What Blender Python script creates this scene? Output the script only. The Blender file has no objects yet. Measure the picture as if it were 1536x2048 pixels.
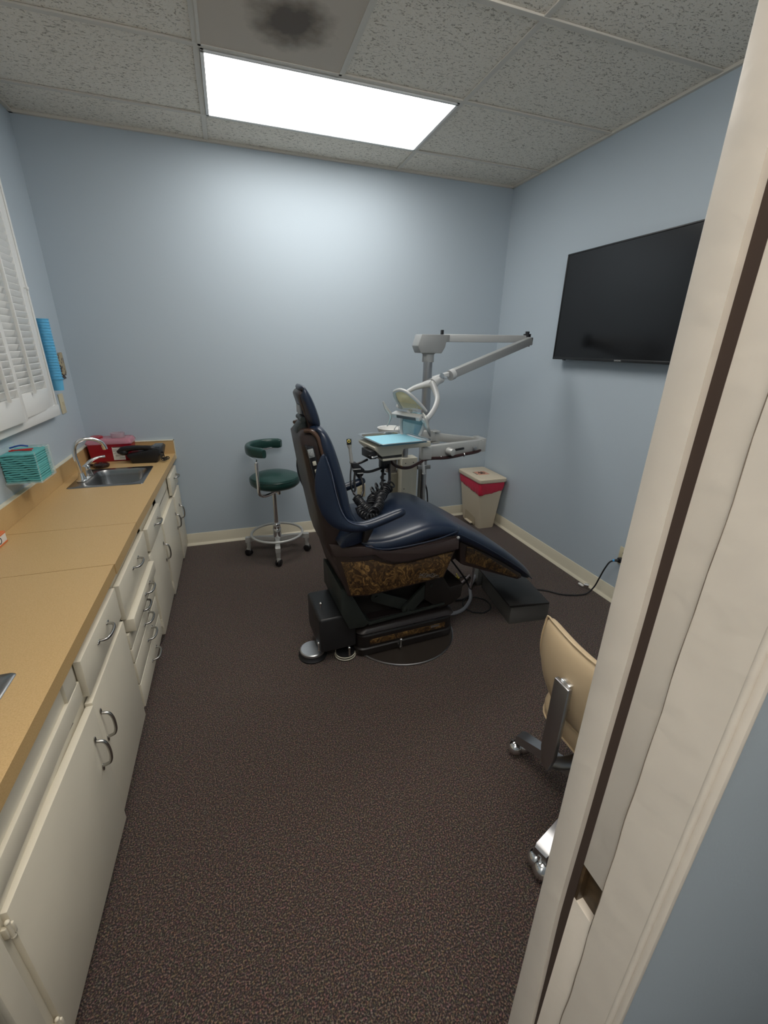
import bpy, bmesh, math, random
from math import sin, cos, pi, radians as R
from mathutils import Vector, Matrix
random.seed(7)
S = bpy.context.scene
C = S.collection

# ------------------------------------------------------------------ camera
cam_d = bpy.data.cameras.new('camera')
cam = bpy.data.objects.new('camera', cam_d)
C.objects.link(cam)
S.camera = cam
cam_d.sensor_fit = 'VERTICAL'
cam_d.sensor_height = 24.0
cam_d.lens = 855.29 * 24.0 / 2048.0
cam_d.clip_start = 0.02
rt = Vector((0.94700888, -0.32073558, 0.01740303))
up = Vector((0.10078309, 0.34814425, 0.9320077))
fw = Vector((0.3049868, 0.88086564, -0.36202042))
M = Matrix((rt, up, -fw)).transposed().to_4x4()
M.translation = Vector((-0.0876, -3.3616, 1.4881))
cam.matrix_world = M

# ------------------------------------------------------------------ exposure / world
S.view_settings.view_transform = 'Standard'
S.view_settings.look = 'None'
S.view_settings.gamma = 1.0
S.view_settings.use_curve_mapping = False
S.view_settings.exposure = 0.38
PANEL_LIGHT = 6.9          # radiance of the troffer diffuser in the room
NEAR_LIGHT = 6.5           # the second room troffer, near the doorway
HALL_LIGHT = 10.0           # radiance of the hall troffer
W = bpy.data.worlds.new('world')
S.world = W
W.use_nodes = True
W.node_tree.nodes['Background'].inputs[0].default_value = (0.6, 0.65, 0.7, 1)
W.node_tree.nodes['Background'].inputs[1].default_value = 0.3

# room numbers
XL, XR, ZC = -1.062, 2.057, 2.617
YF = -3.10            # room face of the front wall
GX, GY, G = -0.092, -0.327, 0.6096

# ------------------------------------------------------------------ materials
def nt(name):
    m = bpy.data.materials.new(name)
    m.use_nodes = True
    n = m.node_tree
    return m, n, n.nodes['Principled BSDF']

def mat(name, col, rough=0.5, metal=0.0, bump=0.0, bscale=200.0, var=0.0, vscale=8.0, coat=0.0,
        trans=0.0, ior=1.45, alpha=1.0, sheen=0.0, bdist=0.002):
    m, n, b = nt(name)
    b.inputs['Base Color'].default_value = (*col, 1)
    b.inputs['Roughness'].default_value = rough
    b.inputs['Metallic'].default_value = metal
    b.inputs['Coat Weight'].default_value = coat
    b.inputs['Transmission Weight'].default_value = trans
    b.inputs['IOR'].default_value = ior
    b.inputs['Alpha'].default_value = alpha
    b.inputs['Sheen Weight'].default_value = sheen
    tc = n.nodes.new('ShaderNodeTexCoord')
    if var > 0:
        no = n.nodes.new('ShaderNodeTexNoise')
        no.inputs['Scale'].default_value = vscale
        no.inputs['Detail'].default_value = 5
        n.links.new(tc.outputs['Object'], no.inputs['Vector'])
        r = n.nodes.new('ShaderNodeValToRGB')
        r.color_ramp.elements[0].position = 0.3
        r.color_ramp.elements[1].position = 0.7
        r.color_ramp.elements[0].color = (*[c * (1 - var) for c in col], 1)
        r.color_ramp.elements[1].color = (*[min(1, c * (1 + var)) for c in col], 1)
        n.links.new(no.outputs['Fac'], r.inputs['Fac'])
        n.links.new(r.outputs['Color'], b.inputs['Base Color'])
    if bump > 0:
        no = n.nodes.new('ShaderNodeTexNoise')
        no.inputs['Scale'].default_value = bscale
        no.inputs['Detail'].default_value = 3
        n.links.new(tc.outputs['Object'], no.inputs['Vector'])
        bp = n.nodes.new('ShaderNodeBump')
        bp.inputs['Strength'].default_value = bump
        bp.inputs['Distance'].default_value = bdist
        n.links.new(no.outputs['Fac'], bp.inputs['Height'])
        n.links.new(bp.outputs['Normal'], b.inputs['Normal'])
    return m

def emit(name, col, strength):
    m, n, b = nt(name)
    b.inputs['Base Color'].default_value = (0.8, 0.8, 0.8, 1)
    b.inputs['Emission Color'].default_value = (*col, 1)
    b.inputs['Emission Strength'].default_value = strength
    return m

M_wall = mat('blue_wall_paint', (0.47, 0.54, 0.60), 0.62, bump=0.25, bscale=260, bdist=0.001)
M_base = mat('cream_vinyl', (0.74, 0.68, 0.53), 0.45)
M_tbar = mat('ceiling_grid_paint', (0.66, 0.62, 0.55), 0.6)
M_cab = mat('cream_cabinet_paint', (0.76, 0.70, 0.57), 0.38, bump=0.15, bscale=30, bdist=0.001, var=0.03, vscale=6)
M_jamb = mat('glossy_door_paint', (0.72, 0.66, 0.58), 0.33, bump=0.5, bscale=26, bdist=0.0026, var=0.03, vscale=10)
M_white = mat('white_shutter_paint', (0.84, 0.84, 0.82), 0.42)
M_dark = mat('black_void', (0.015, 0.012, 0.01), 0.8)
M_black = mat('black_plastic', (0.012, 0.012, 0.014), 0.35)
M_blkrub = mat('black_rubber', (0.015, 0.015, 0.017), 0.6)
M_chrome = mat('chrome', (0.78, 0.78, 0.78), 0.14, 1.0)
M_steel = mat('brushed_steel', (0.42, 0.42, 0.43), 0.3, 1.0, bump=0.1, bscale=400, bdist=0.0005)
M_alu = mat('cast_aluminium', (0.50, 0.50, 0.48), 0.36, 0.35)
M_greym = mat('grey_enamel', (0.34, 0.35, 0.35), 0.38, 0.15)
M_lightg = mat('light_grey_enamel', (0.52, 0.53, 0.53), 0.35, 0.1)
M_creamm = mat('cream_enamel', (0.60, 0.57, 0.47), 0.4)
M_navy = mat('navy_vinyl', (0.009, 0.017, 0.038), 0.33, bump=0.12, bscale=350, bdist=0.0006, coat=0.15, var=0.12, vscale=5)
M_green = mat('green_vinyl', (0.012, 0.048, 0.040), 0.3, coat=0.15)
M_brown = mat('brown_shell_plastic', (0.034, 0.021, 0.018), 0.36, bump=0.2, bscale=500, bdist=0.0005)
M_blackm = mat('dark_brown_cover', (0.014, 0.011, 0.010), 0.42)
M_gun = mat('dark_green_grey_metal', (0.035, 0.042, 0.038), 0.42, 0.3)
M_tan = mat('tan_vinyl', (0.58, 0.44, 0.275), 0.42, bump=0.12, bscale=400, bdist=0.0006)
M_teal = mat('teal_paper', (0.13, 0.47, 0.47), 0.75)
M_sky = mat('sky_blue_plastic', (0.13, 0.47, 0.74), 0.4)
M_bluep = mat('pale_blue_paper', (0.32, 0.66, 0.80), 0.7)
M_red = mat('red_sharps_plastic', (0.42, 0.012, 0.03), 0.28, trans=0.15)
M_redbag = mat('red_bag_plastic', (0.62, 0.03, 0.07), 0.35, bump=0.8, bscale=45, bdist=0.004)
M_clear = mat('clear_acrylic', (0.80, 0.92, 0.92), 0.08, alpha=0.22)
M_frost = mat('frosted_pink_plastic', (0.90, 0.76, 0.80), 0.3, trans=0.8, ior=1.3)
M_almond = mat('almond_plastic', (0.62, 0.55, 0.38), 0.4)
M_binp = mat('beige_bin_plastic', (0.66, 0.57, 0.43), 0.42)
M_paper = mat('white_label', (0.80, 0.78, 0.74), 0.6)
M_ink = mat('black_ink', (0.03, 0.03, 0.03), 0.6)
M_inkred = mat('red_ink', (0.55, 0.12, 0.08), 0.6)
M_orange = mat('orange_ink', (0.75, 0.2, 0.06), 0.6)
M_yellow = mat('yellow_plastic', (0.75, 0.62, 0.15), 0.5)
M_hosep = mat('pinkish_grey_hose', (0.30, 0.25, 0.25), 0.4)
M_hoseg = mat('grey_hose', (0.30, 0.30, 0.32), 0.35)
M_hoseb = mat('maroon_hose', (0.035, 0.014, 0.014), 0.3)
M_tan_hose = mat('amber_hose', (0.16, 0.075, 0.02), 0.35)
M_bluepl = mat('blue_plastic', (0.02, 0.08, 0.35), 0.4)
M_screen = mat('black_glossy_screen', (0.006, 0.006, 0.007), 0.18)
M_bezel = mat('black_bezel', (0.012, 0.012, 0.013), 0.35)
M_white_pl = mat('white_porcelain', (0.78, 0.78, 0.76), 0.2)
M_amber = mat('ivory_reflector', (0.66, 0.63, 0.46), 0.18, 0.3)
M_shield = mat('clear_light_shield', (0.86, 0.88, 0.84), 0.08, trans=0.85, ior=1.2)
M_mirror = mat('blue_tinted_reflector', (0.50, 0.70, 0.76), 0.10, 0.9)
M_amp = emit('lit_diffuser', (1.0, 0.985, 0.95), PANEL_LIGHT)
M_hall = emit('lit_hall_diffuser', (1.0, 0.90, 0.78), HALL_LIGHT)
M_amp2 = emit('lit_near_diffuser', (1.0, 0.96, 0.90), NEAR_LIGHT)

def carpet():
    m, n, b = nt('brown_speckled_carpet')
    tc = n.nodes.new('ShaderNodeTexCoord')
    a = n.nodes.new('ShaderNodeTexNoise'); a.inputs['Scale'].default_value = 230; a.inputs['Detail'].default_value = 3
    v = n.nodes.new('ShaderNodeTexVoronoi'); v.inputs['Scale'].default_value = 230
    l = n.nodes.new('ShaderNodeTexNoise'); l.inputs['Scale'].default_value = 3.0
    for x in (a, v, l): n.links.new(tc.outputs['Object'], x.inputs['Vector'])
    r = n.nodes.new('ShaderNodeValToRGB')
    e = r.color_ramp.elements
    e[0].position = 0.38; e[0].color = (0.016, 0.010, 0.009, 1)
    e[1].position = 0.70; e[1].color = (0.30, 0.20, 0.145, 1)
    k = e.new(0.50); k.color = (0.056, 0.035, 0.030, 1)
    n.links.new(a.outputs['Fac'], r.inputs['Fac'])
    mx = n.nodes.new('ShaderNodeMix'); mx.data_type = 'RGBA'; mx.blend_type = 'MULTIPLY'
    mx.inputs['Factor'].default_value = 0.35
    n.links.new(r.outputs['Color'], mx.inputs['A'])
    n.links.new(v.outputs['Color'], mx.inputs['B'])
    n.links.new(mx.outputs['Result'], b.inputs['Base Color'])
    b.inputs['Roughness'].default_value = 0.95
    b.inputs['Sheen Weight'].default_value = 0.15
    bp = n.nodes.new('ShaderNodeBump'); bp.inputs['Strength'].default_value = 0.9; bp.inputs['Distance'].default_value = 0.006
    n.links.new(a.outputs['Fac'], bp.inputs['Height'])
    n.links.new(bp.outputs['Normal'], b.inputs['Normal'])
    return m
M_carpet = carpet()

def tile():
    m, n, b = nt('fissured_ceiling_tile')
    tc = n.nodes.new('ShaderNodeTexCoord')
    mp = n.nodes.new('ShaderNodeMapping'); mp.inputs['Scale'].default_value = (1, 1.8, 1)
    n.links.new(tc.outputs['Object'], mp.inputs['Vector'])
    a = n.nodes.new('ShaderNodeTexNoise'); a.inputs['Scale'].default_value = 62; a.inputs['Detail'].default_value = 3; a.inputs['Distortion'].default_value = 1.1
    f = n.nodes.new('ShaderNodeTexNoise'); f.inputs['Scale'].default_value = 260; f.inputs['Detail'].default_value = 2
    n.links.new(mp.outputs['Vector'], a.inputs['Vector']); n.links.new(tc.outputs['Object'], f.inputs['Vector'])
    r = n.nodes.new('ShaderNodeValToRGB')
    e = r.color_ramp.elements
    e[0].position = 0.37; e[0].color = (0.42, 0.375, 0.31, 1)
    e[1].position = 0.43; e[1].color = (0.82, 0.765, 0.67, 1)
    n.links.new(a.outputs['Fac'], r.inputs['Fac'])
    mx = n.nodes.new('ShaderNodeMix'); mx.data_type = 'RGBA'; mx.blend_type = 'OVERLAY'; mx.inputs['Factor'].default_value = 0.5
    n.links.new(r.outputs['Color'], mx.inputs['A']); n.links.new(f.outputs['Fac'], mx.inputs['B'])
    n.links.new(mx.outputs['Result'], b.inputs['Base Color'])
    b.inputs['Roughness'].default_value = 0.9
    bp = n.nodes.new('ShaderNodeBump'); bp.inputs['Strength'].default_value = 0.6; bp.inputs['Distance'].default_value = 0.003
    n.links.new(r.outputs['Color'], bp.inputs['Height']); n.links.new(bp.outputs['Normal'], b.inputs['Normal'])
    return m
M_tile = tile()

def vent_mat():
    m, n, b = nt('dusty_perforated_panel')
    tc = n.nodes.new('ShaderNodeTexCoord')
    v = n.nodes.new('ShaderNodeTexVoronoi'); v.inputs['Scale'].default_value = 95; v.inputs['Randomness'].default_value = 0.0
    n.links.new(tc.outputs['Object'], v.inputs['Vector'])
    r = n.nodes.new('ShaderNodeValToRGB')
    r.color_ramp.elements[0].position = 0.30; r.color_ramp.elements[0].color = (0.06, 0.05, 0.04, 1)
    r.color_ramp.elements[1].position = 0.42; r.color_ramp.elements[1].color = (0.56, 0.49, 0.41, 1)
    n.links.new(v.outputs['Distance'], r.inputs['Fac'])
    # dust ring left by the fan behind the grille
    sp = n.nodes.new('ShaderNodeMapping'); sp.inputs['Location'].default_value = (-0.33, -0.33, 0)
    n.links.new(tc.outputs['Object'], sp.inputs['Vector'])
    ln = n.nodes.new('ShaderNodeVectorMath'); ln.operation = 'LENGTH'
    n.links.new(sp.outputs['Vector'], ln.inputs[0])
    no = n.nodes.new('ShaderNodeTexNoise'); no.inputs['Scale'].default_value = 14; no.inputs['Detail'].default_value = 4
    n.links.new(tc.outputs['Object'], no.inputs['Vector'])
    ma = n.nodes.new('ShaderNodeMath'); ma.operation = 'MULTIPLY_ADD'; ma.inputs[1].default_value = 0.12
    n.links.new(no.outputs['Fac'], ma.inputs[0]); n.links.new(ln.outputs['Value'], ma.inputs[2])
    r2 = n.nodes.new('ShaderNodeValToRGB')
    e = r2.color_ramp.elements
    e[0].position = 0.13; e[0].color = (0.22, 0.19, 0.17, 1)
    e[1].position = 0.24; e[1].color = (1, 1, 1, 1)
    k = e.new(0.17); k.color = (0.5, 0.47, 0.44, 1)
    n.links.new(ma.outputs['Value'], r2.inputs['Fac'])
    mx = n.nodes.new('ShaderNodeMix'); mx.data_type = 'RGBA'; mx.blend_type = 'MULTIPLY'; mx.inputs['Factor'].default_value = 1.0
    n.links.new(r.outputs['Color'], mx.inputs['A']); n.links.new(r2.outputs['Color'], mx.inputs['B'])
    n.links.new(mx.outputs['Result'], b.inputs['Base Color'])
    b.inputs['Roughness'].default_value = 0.7
    return m
M_vent = vent_mat()

def laminate():
    m, n, b = nt('mustard_laminate')
    tc = n.nodes.new('ShaderNodeTexCoord')
    a = n.nodes.new('ShaderNodeTexNoise'); a.inputs['Scale'].default_value = 320; a.inputs['Detail'].default_value = 2
    n.links.new(tc.outputs['Object'], a.inputs['Vector'])
    r = n.nodes.new('ShaderNodeValToRGB')
    r.color_ramp.elements[0].position = 0.35; r.color_ramp.elements[0].color = (0.54, 0.35, 0.15, 1)
    r.color_ramp.elements[1].position = 0.6; r.color_ramp.elements[1].color = (0.61, 0.41, 0.19, 1)
    n.links.new(a.outputs['Fac'], r.inputs['Fac']); n.links.new(r.outputs['Color'], b.inputs['Base Color'])
    b.inputs['Roughness'].default_value = 0.42
    return m
M_lam = laminate()

def burl():
    m, n, b = nt('burl_wood_laminate')
    tc = n.nodes.new('ShaderNodeTexCoord')
    w0 = n.nodes.new('ShaderNodeTexNoise'); w0.inputs['Scale'].default_value = 9; w0.inputs['Detail'].default_value = 2
    n.links.new(tc.outputs['Object'], w0.inputs['Vector'])
    mx = n.nodes.new('ShaderNodeMix'); mx.data_type = 'RGBA'; mx.blend_type = 'LINEAR_LIGHT'; mx.inputs['Factor'].default_value = 0.16
    n.links.new(tc.outputs['Object'], mx.inputs['A']); n.links.new(w0.outputs['Color'], mx.inputs['B'])
    a = n.nodes.new('ShaderNodeTexNoise'); a.inputs['Scale'].default_value = 26; a.inputs['Detail'].default_value = 9; a.inputs['Roughness'].default_value = 0.72; a.inputs['Distortion'].default_value = 1.4
    n.links.new(mx.outputs['Result'], a.inputs['Vector'])
    r = n.nodes.new('ShaderNodeValToRGB')
    e = r.color_ramp.elements
    e[0].position = 0.40; e[0].color = (0.016, 0.008, 0.004, 1)
    e[1].position = 0.64; e[1].color = (0.27, 0.155, 0.050, 1)
    k = e.new(0.50); k.color = (0.058, 0.028, 0.009, 1)
    n.links.new(a.outputs['Fac'], r.inputs['Fac']); n.links.new(r.outputs['Color'], b.inputs['Base Color'])
    b.inputs['Roughness'].default_value = 0.38
    return m
M_burl = burl()

def stone():
    m, n, b = nt('speckled_stone')
    tc = n.nodes.new('ShaderNodeTexCoord')
    a = n.nodes.new('ShaderNodeTexVoronoi'); a.inputs['Scale'].default_value = 70
    n.links.new(tc.outputs['Object'], a.inputs['Vector'])
    r = n.nodes.new('ShaderNodeValToRGB')
    r.color_ramp.interpolation = 'CONSTANT'
    r.color_ramp.elements[0].position = 0.0; r.color_ramp.elements[0].color = (0.42, 0.34, 0.20, 1)
    r.color_ramp.elements[1].position = 0.62; r.color_ramp.elements[1].color = (0.07, 0.05, 0.04, 1)
    n.links.new(a.outputs['Color'], r.inputs['Fac']); n.links.new(r.outputs['Color'], b.inputs['Base Color'])
    b.inputs['Roughness'].default_value = 0.4
    return m
M_stone = stone()

# ------------------------------------------------------------------ mesh helpers
class MB:
    def __init__(s):
        s.b = bmesh.new()
    def _add(s, bm2, bev, seg):
        bmesh.ops.recalc_face_normals(bm2, faces=bm2.faces)
        if bev:
            es = [e for e in bm2.edges if len(e.link_faces) == 2 and e.calc_face_angle(0) > 0.6]
            if es:
                bmesh.ops.bevel(bm2, geom=es, offset=bev, segments=seg, affect='EDGES', profile=0.5, clamp_overlap=True)
        me = bpy.data.meshes.new('tmp'); bm2.to_mesh(me); bm2.free()
        s.b.from_mesh(me); bpy.data.meshes.remove(me)
        return s
    def box(s, x0, x1, y0, y1, z0, z1, bev=0.0, seg=2, mx=None):
        t = bmesh.new()
        v = [t.verts.new((x, y, z)) for x in (x0, x1) for y in (y0, y1) for z in (z0, z1)]
        for f in ((0,1,3,2),(4,6,7,5),(0,4,5,1),(2,3,7,6),(0,2,6,4),(1,5,7,3)): t.faces.new([v[i] for i in f])
        if mx is not None: bmesh.ops.transform(t, matrix=mx, verts=t.verts)
        return s._add(t, bev, seg)
    def prism(s, poly, a, b, plane='xz', bev=0.0, seg=2, mx=None):
        """poly of 2D points extruded from a to b along the remaining axis"""
        t = bmesh.new()
        def P(p, w):
            if plane == 'xz': return (p[0], w, p[1])
            if plane == 'xy': return (p[0], p[1], w)
            return (w, p[0], p[1])
        A = [t.verts.new(P(p, a)) for p in poly]; B = [t.verts.new(P(p, b)) for p in poly]
        t.faces.new(A); t.faces.new(B[::-1]); n = len(poly)
        for i in range(n): t.faces.new([A[i], B[i], B[(i+1) % n], A[(i+1) % n]])
        if mx is not None: bmesh.ops.transform(t, matrix=mx, verts=t.verts)
        return s._add(t, bev, seg)
    def rings(s, rs, cap=True, closed=False):
        t = bmesh.new()
        V = [[t.verts.new(p) for p in r] for r in rs]
        n = len(V[0]); m = len(V)
        for j in range(m if closed else m - 1):
            a = V[j]; b = V[(j+1) % m]
            for i in range(n): t.faces.new([a[i], a[(i+1) % n], b[(i+1) % n], b[i]])
        if cap and not closed: t.faces.new(V[0][::-1]); t.faces.new(V[-1])
        return s._add(t, 0, 1)
    def cyl(s, p0, p1, r0, r1=None, n=20, bev=0.0):
        p0, p1 = Vector(p0), Vector(p1); r1 = r0 if r1 is None else r1
        d = (p1 - p0).normalized(); a = d.orthogonal().normalized(); b = d.cross(a)
        rs = [[p + (a*cos(2*pi*i/n) + b*sin(2*pi*i/n))*r for i in range(n)] for p, r in ((p0, r0), (p1, r1))]
        t = bmesh.new(); A = [t.verts.new(p) for p in rs[0]]; B = [t.verts.new(p) for p in rs[1]]
        t.faces.new(A[::-1]); t.faces.new(B)
        for i in range(n): t.faces.new([A[i], A[(i+1) % n], B[(i+1) % n], B[i]])
        return s._add(t, bev, 2)
    def tube(s, pts, r, n=10, smooth=0, closed=False, flat=1.0, upv=None):
        """sweep a circle (or ellipse, flat<1 squashes along the second axis) along points"""
        P = [Vector(p) for p in pts]
        if smooth: P = spline(P, smooth, closed)
        m = len(P); rr = r if isinstance(r, (list, tuple)) else None
        T = []
        for i in range(m):
            if closed: d = P[(i+1) % m] - P[i-1]
            else: d = P[min(i+1, m-1)] - P[max(i-1, 0)]
            T.append(d.normalized())
        a = Vector(upv).cross(T[0]).normalized() if upv else T[0].orthogonal().normalized()
        rs = []
        for i in range(m):
            if upv: a = Vector(upv).cross(T[i]).normalized()
            else: a = (a - T[i]*a.dot(T[i])).normalized()
            b = T[i].cross(a)
            q = (rr[0] + (rr[-1]-rr[0])*i/(m-1) if len(rr) == 2 else interp(rr, i/(m-1))) if rr else r
            rs.append([P[i] + a*cos(2*pi*k/n)*q + b*sin(2*pi*k/n)*q*flat for k in range(n)])
        return s.rings(rs, True, closed)
    def lathe(s, prof, o=(0,0,0), ax='z', n=32, mx=None):
        o = Vector(o); rs = []
        for r, h in prof:
            ring = []
            for i in range(n):
                c, q = cos(2*pi*i/n)*max(r, 1e-4), sin(2*pi*i/n)*max(r, 1e-4)
                p = Vector((c, q, h)) if ax == 'z' else (Vector((h, c, q)) if ax == 'x' else Vector((q, h, c)))
                if mx is not None: p = mx @ p
                ring.append(o + p)
            rs.append(ring)
        return s.rings(rs)
    def sphere(s, o, r, sx=1, sy=1, sz=1, n=16):
        prof = [(r*sin(pi*i/10), -r*cos(pi*i/10)) for i in range(11)]
        rs = [[(o[0]+max(a, 1e-4)*cos(2*pi*k/n)*sx, o[1]+max(a, 1e-4)*sin(2*pi*k/n)*sy, o[2]+h*sz) for k in range(n)] for a, h in prof]
        return s.rings(rs)
    def torus(s, o, R_, r, n=40, m=10, mx=None, flat=1.0):
        pts = [Vector((R_*cos(2*pi*i/n), R_*sin(2*pi*i/n), 0)) for i in range(n)]
        rs = []
        for i in range(n):
            d = pts[i].normalized()
            ring = [pts[i] + d*cos(2*pi*k/m)*r + Vector((0,0,1))*sin(2*pi*k/m)*r*flat for k in range(m)]
            if mx is not None: ring = [mx @ p for p in ring]
            rs.append([Vector(o)+p for p in ring])
        return s.rings(rs, closed=True)

def interp(L, t):
    x = t*(len(L)-1); i = min(int(x), len(L)-2); return L[i] + (L[i+1]-L[i])*(x-i)
def spline(P, k, closed=False):
    """centripetal Catmull-Rom through the points"""
    out = []; n = len(P)
    for i in range(n if closed else n-1):
        p1, p2 = P[i], P[(i+1) % n]
        p0 = P[i-1] if (i > 0 or closed) else p1*2-p2
        p3 = P[(i+2) % n] if (closed or i+2 < n) else p2*2-p1
        t0 = 0.0; t1 = t0+max((p1-p0).length, 1e-6)**0.5; t2 = t1+max((p2-p1).length, 1e-6)**0.5; t3 = t2+max((p3-p2).length, 1e-6)**0.5
        for j in range(k):
            t = t1+(t2-t1)*j/k
            a1 = p0*((t1-t)/(t1-t0))+p1*((t-t0)/(t1-t0)); a2 = p1*((t2-t)/(t2-t1))+p2*((t-t1)/(t2-t1)); a3 = p2*((t3-t)/(t3-t2))+p3*((t-t2)/(t3-t2))
            b1 = a1*((t2-t)/(t2-t0))+a2*((t-t0)/(t2-t0)); b2 = a2*((t3-t)/(t3-t1))+a3*((t-t1)/(t3-t1))
            out.append(b1*((t2-t)/(t2-t1))+b2*((t-t1)/(t2-t1)))
    if not closed: out.append(P[-1])
    return out

def obj(name, mb, m, parent=None, sub=0, ang=38, label=None, world=True):
    """link one mesh; with a parent, world coordinates are moved into the parent's frame"""
    bm = mb.b
    if parent is not None and world:
        bmesh.ops.transform(bm, matrix=worldm(parent).inverted(), verts=bm.verts)
    bmesh.ops.recalc_face_normals(bm, faces=bm.faces)
    for f in bm.faces: f.smooth = True
    if not sub:
        for e in bm.edges:
            if len(e.link_faces) == 2 and e.calc_face_angle(0) > R(ang): e.smooth = False
    me = bpy.data.meshes.new(name); bm.to_mesh(me); bm.free()
    if isinstance(m, (list, tuple)):
        for x in m: me.materials.append(x)
    else: me.materials.append(m)
    o = bpy.data.objects.new(name, me); C.objects.link(o)
    if parent is not None: o.parent = parent
    if sub:
        md = o.modifiers.new('sub', 'SUBSURF'); md.levels = sub; md.render_levels = sub
    if label: o['label'] = label
    return o
def worldm(o):
    m = Matrix.Translation(o.location) @ o.rotation_euler.to_matrix().to_4x4()
    return worldm(o.parent) @ m if o.parent else m
def thing(name, label, cat, loc=(0,0,0), rz=0.0, group=None):
    o = bpy.data.objects.new(name, None); C.objects.link(o)
    o.empty_display_size = 0.05
    o.location = loc; o.rotation_euler = (0, 0, rz)
    return tag(o, label, cat, group)
def tag(o, label, cat, group=None):
    o['label'] = label; o['category'] = cat
    if group: o['group'] = group
    return o
def struct(name, mb, m, ang=38):
    o = obj(name, mb, m, ang=ang); o['kind'] = 'structure'; return o
def text_mesh(body, size, mx, m, parent, name='lettering', extr=0.0004, align='CENTER'):
    c = bpy.data.curves.new('txt', 'FONT'); c.body = body; c.size = size; c.extrude = extr
    c.align_x = align; c.align_y = 'CENTER'
    t = bpy.data.objects.new('txt', c); C.objects.link(t)
    bpy.context.view_layer.update()
    me = bpy.data.meshes.new_from_object(t.evaluated_get(bpy.context.evaluated_depsgraph_get()))
    bpy.data.objects.remove(t); bpy.data.curves.remove(c)
    me.transform(worldm(parent).inverted() @ mx if parent else mx)
    me.name = name; me.materials.clear(); me.materials.append(m)
    o = bpy.data.objects.new(name, me); C.objects.link(o)
    if parent: o.parent = parent
    return o
def rrect(x0, x1, y0, y1, r, k=5):
    out = []
    for cx, cy, a in ((x1-r, y1-r, 0), (x0+r, y1-r, 90), (x0+r, y0+r, 180), (x1-r, y0+r, 270)):
        for i in range(k+1):
            t = R(a+90*i/k); out.append((cx+r*cos(t), cy+r*sin(t)))
    return out

# ================================================================== SETTING
HY = -4.9   # far side of the hall behind the camera
struct('floor', MB().box(XL-0.3, XR+0.3, HY-0.1, 0.1, -0.05, 0.0), M_carpet)
struct('wall_back', MB().box(XL-0.12, XR+0.12, 0.0, 0.12, 0, ZC+0.15), M_wall)
struct('wall_right', MB().box(XR, XR+0.12, HY, 0.0, 0, ZC+0.15), M_wall)
struct('wall_hall', MB().box(XL-0.3, XR+0.3, HY-0.12, HY, 0, ZC+0.15), M_wall)
# left wall with the window opening (covered by the shutters)
WY0, WY1, WZ0, WZ1 = -1.66, -0.50, 1.15, 2.16
w = MB()
w.box(XL-0.12, XL, HY, WY0, 0, ZC+0.15); w.box(XL-0.12, XL, WY1, 0, 0, ZC+0.15)
w.box(XL-0.12, XL, WY0, WY1, 0, WZ0); w.box(XL-0.12, XL, WY0, WY1, WZ1, ZC+0.15)
struct('wall_left', w, M_wall)
# front wall: doorway from x=-0.57 to x=0.24
JX, Y1, Y2 = 0.24, -3.103, -3.220
w = MB()
w.box(JX+0.02, XR, Y2, YF, 0, ZC+0.15)
w.box(XL, -0.57-0.02, Y2, YF, 0, ZC+0.15)
w.box(-0.59, JX+0.02, Y2, YF, 2.07, ZC+0.15)
w.box(XL, -0.585, YF, -2.81, 0, ZC+0.15)          # blue return beside the end of the cabinets
struct('wall_front', w, M_wall)
c = MB().box(XL-0.12, XR+0.12, HY-0.12, 0.12, ZC, ZC+0.05)
struct('ceiling', c, M_tile)
# ceiling grid
tb = MB(); hw = 0.0125
xs = [GX, GX+2*G]
for x in xs: tb.box(x-hw, x+hw, YF, -0.0, ZC-0.007, ZC-0.0005, 0.001, 1)
for k in range(-1, 5):
    y = GY - k*G
    if k >= 0: tb.box(XL, XR, y-hw, y+hw, ZC-0.008, ZC-0.0004, 0.001, 1)
tb.box(GX+G-hw*0.6, GX+G+hw*0.6, GY-2*G, GY-G, ZC-0.007, ZC-0.0005, 0.001, 1)
struct('trim_1', tb, M_tbar)
an = MB()
an.box(XL, XR, -0.018, 0, ZC-0.014, ZC-0.0002); an.box(XR-0.018, XR, YF, 0, ZC-0.014, ZC-0.0002)
an.box(XL, XL+0.018, YF, 0, ZC-0.014, ZC-0.0002)
struct('trim_2', an, M_tbar)
# cove baseboards
def cove(name, p0, p1, nrm):
    prof = [(0, 0), (0.020, 0), (0.018, 0.006), (0.008, 0.018), (0.005, 0.030), (0.005, 0.092), (0.003, 0.097), (0, 0.097)]
    b = MB(); rs = []
    for p in (p0, p1): rs.append([(p[0]+nrm[0]*d, p[1]+nrm[1]*d, z) for d, z in prof])
    b.rings(rs); struct(name, b, M_base, 25)
cove('baseboard_back', (-0.575, 0), (XR, 0), (0, -1))
cove('baseboard_right', (XR, 0), (XR, YF), (-1, 0))
cove('baseboard_front', (JX+0.08, YF), (XR, YF), (0, 1))

# the door frame on the right of the doorway, with stop, strike mortise and casing
door = thing('door_1', 'cream painted door frame with strike plate cutout, door removed', 'door', (JX, -3.15, 0))
del door['label']; del door['category']; door['kind'] = 'structure'
b = MB()
zs0, zs1 = 0.872, 0.934
b.box(JX, JX+0.02, -3.220, -3.105, 0, zs0, 0.0015); b.box(JX, JX+0.02, -3.220, -3.105, zs1, 2.06, 0.0015)
b.box(JX, JX+0.02, -3.220, -3.181, zs0, zs1); b.box(JX, JX+0.02, -3.142, -3.105, zs0, zs1)
b.box(-0.59, JX+0.02, -3.220, -3.105, 2.05, 2.07, 0.001); b.box(-0.59, -0.57, -3.220, -3.105, 0, 2.05, 0.001)
j = obj('jamb', b, M_jamb, door)
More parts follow.
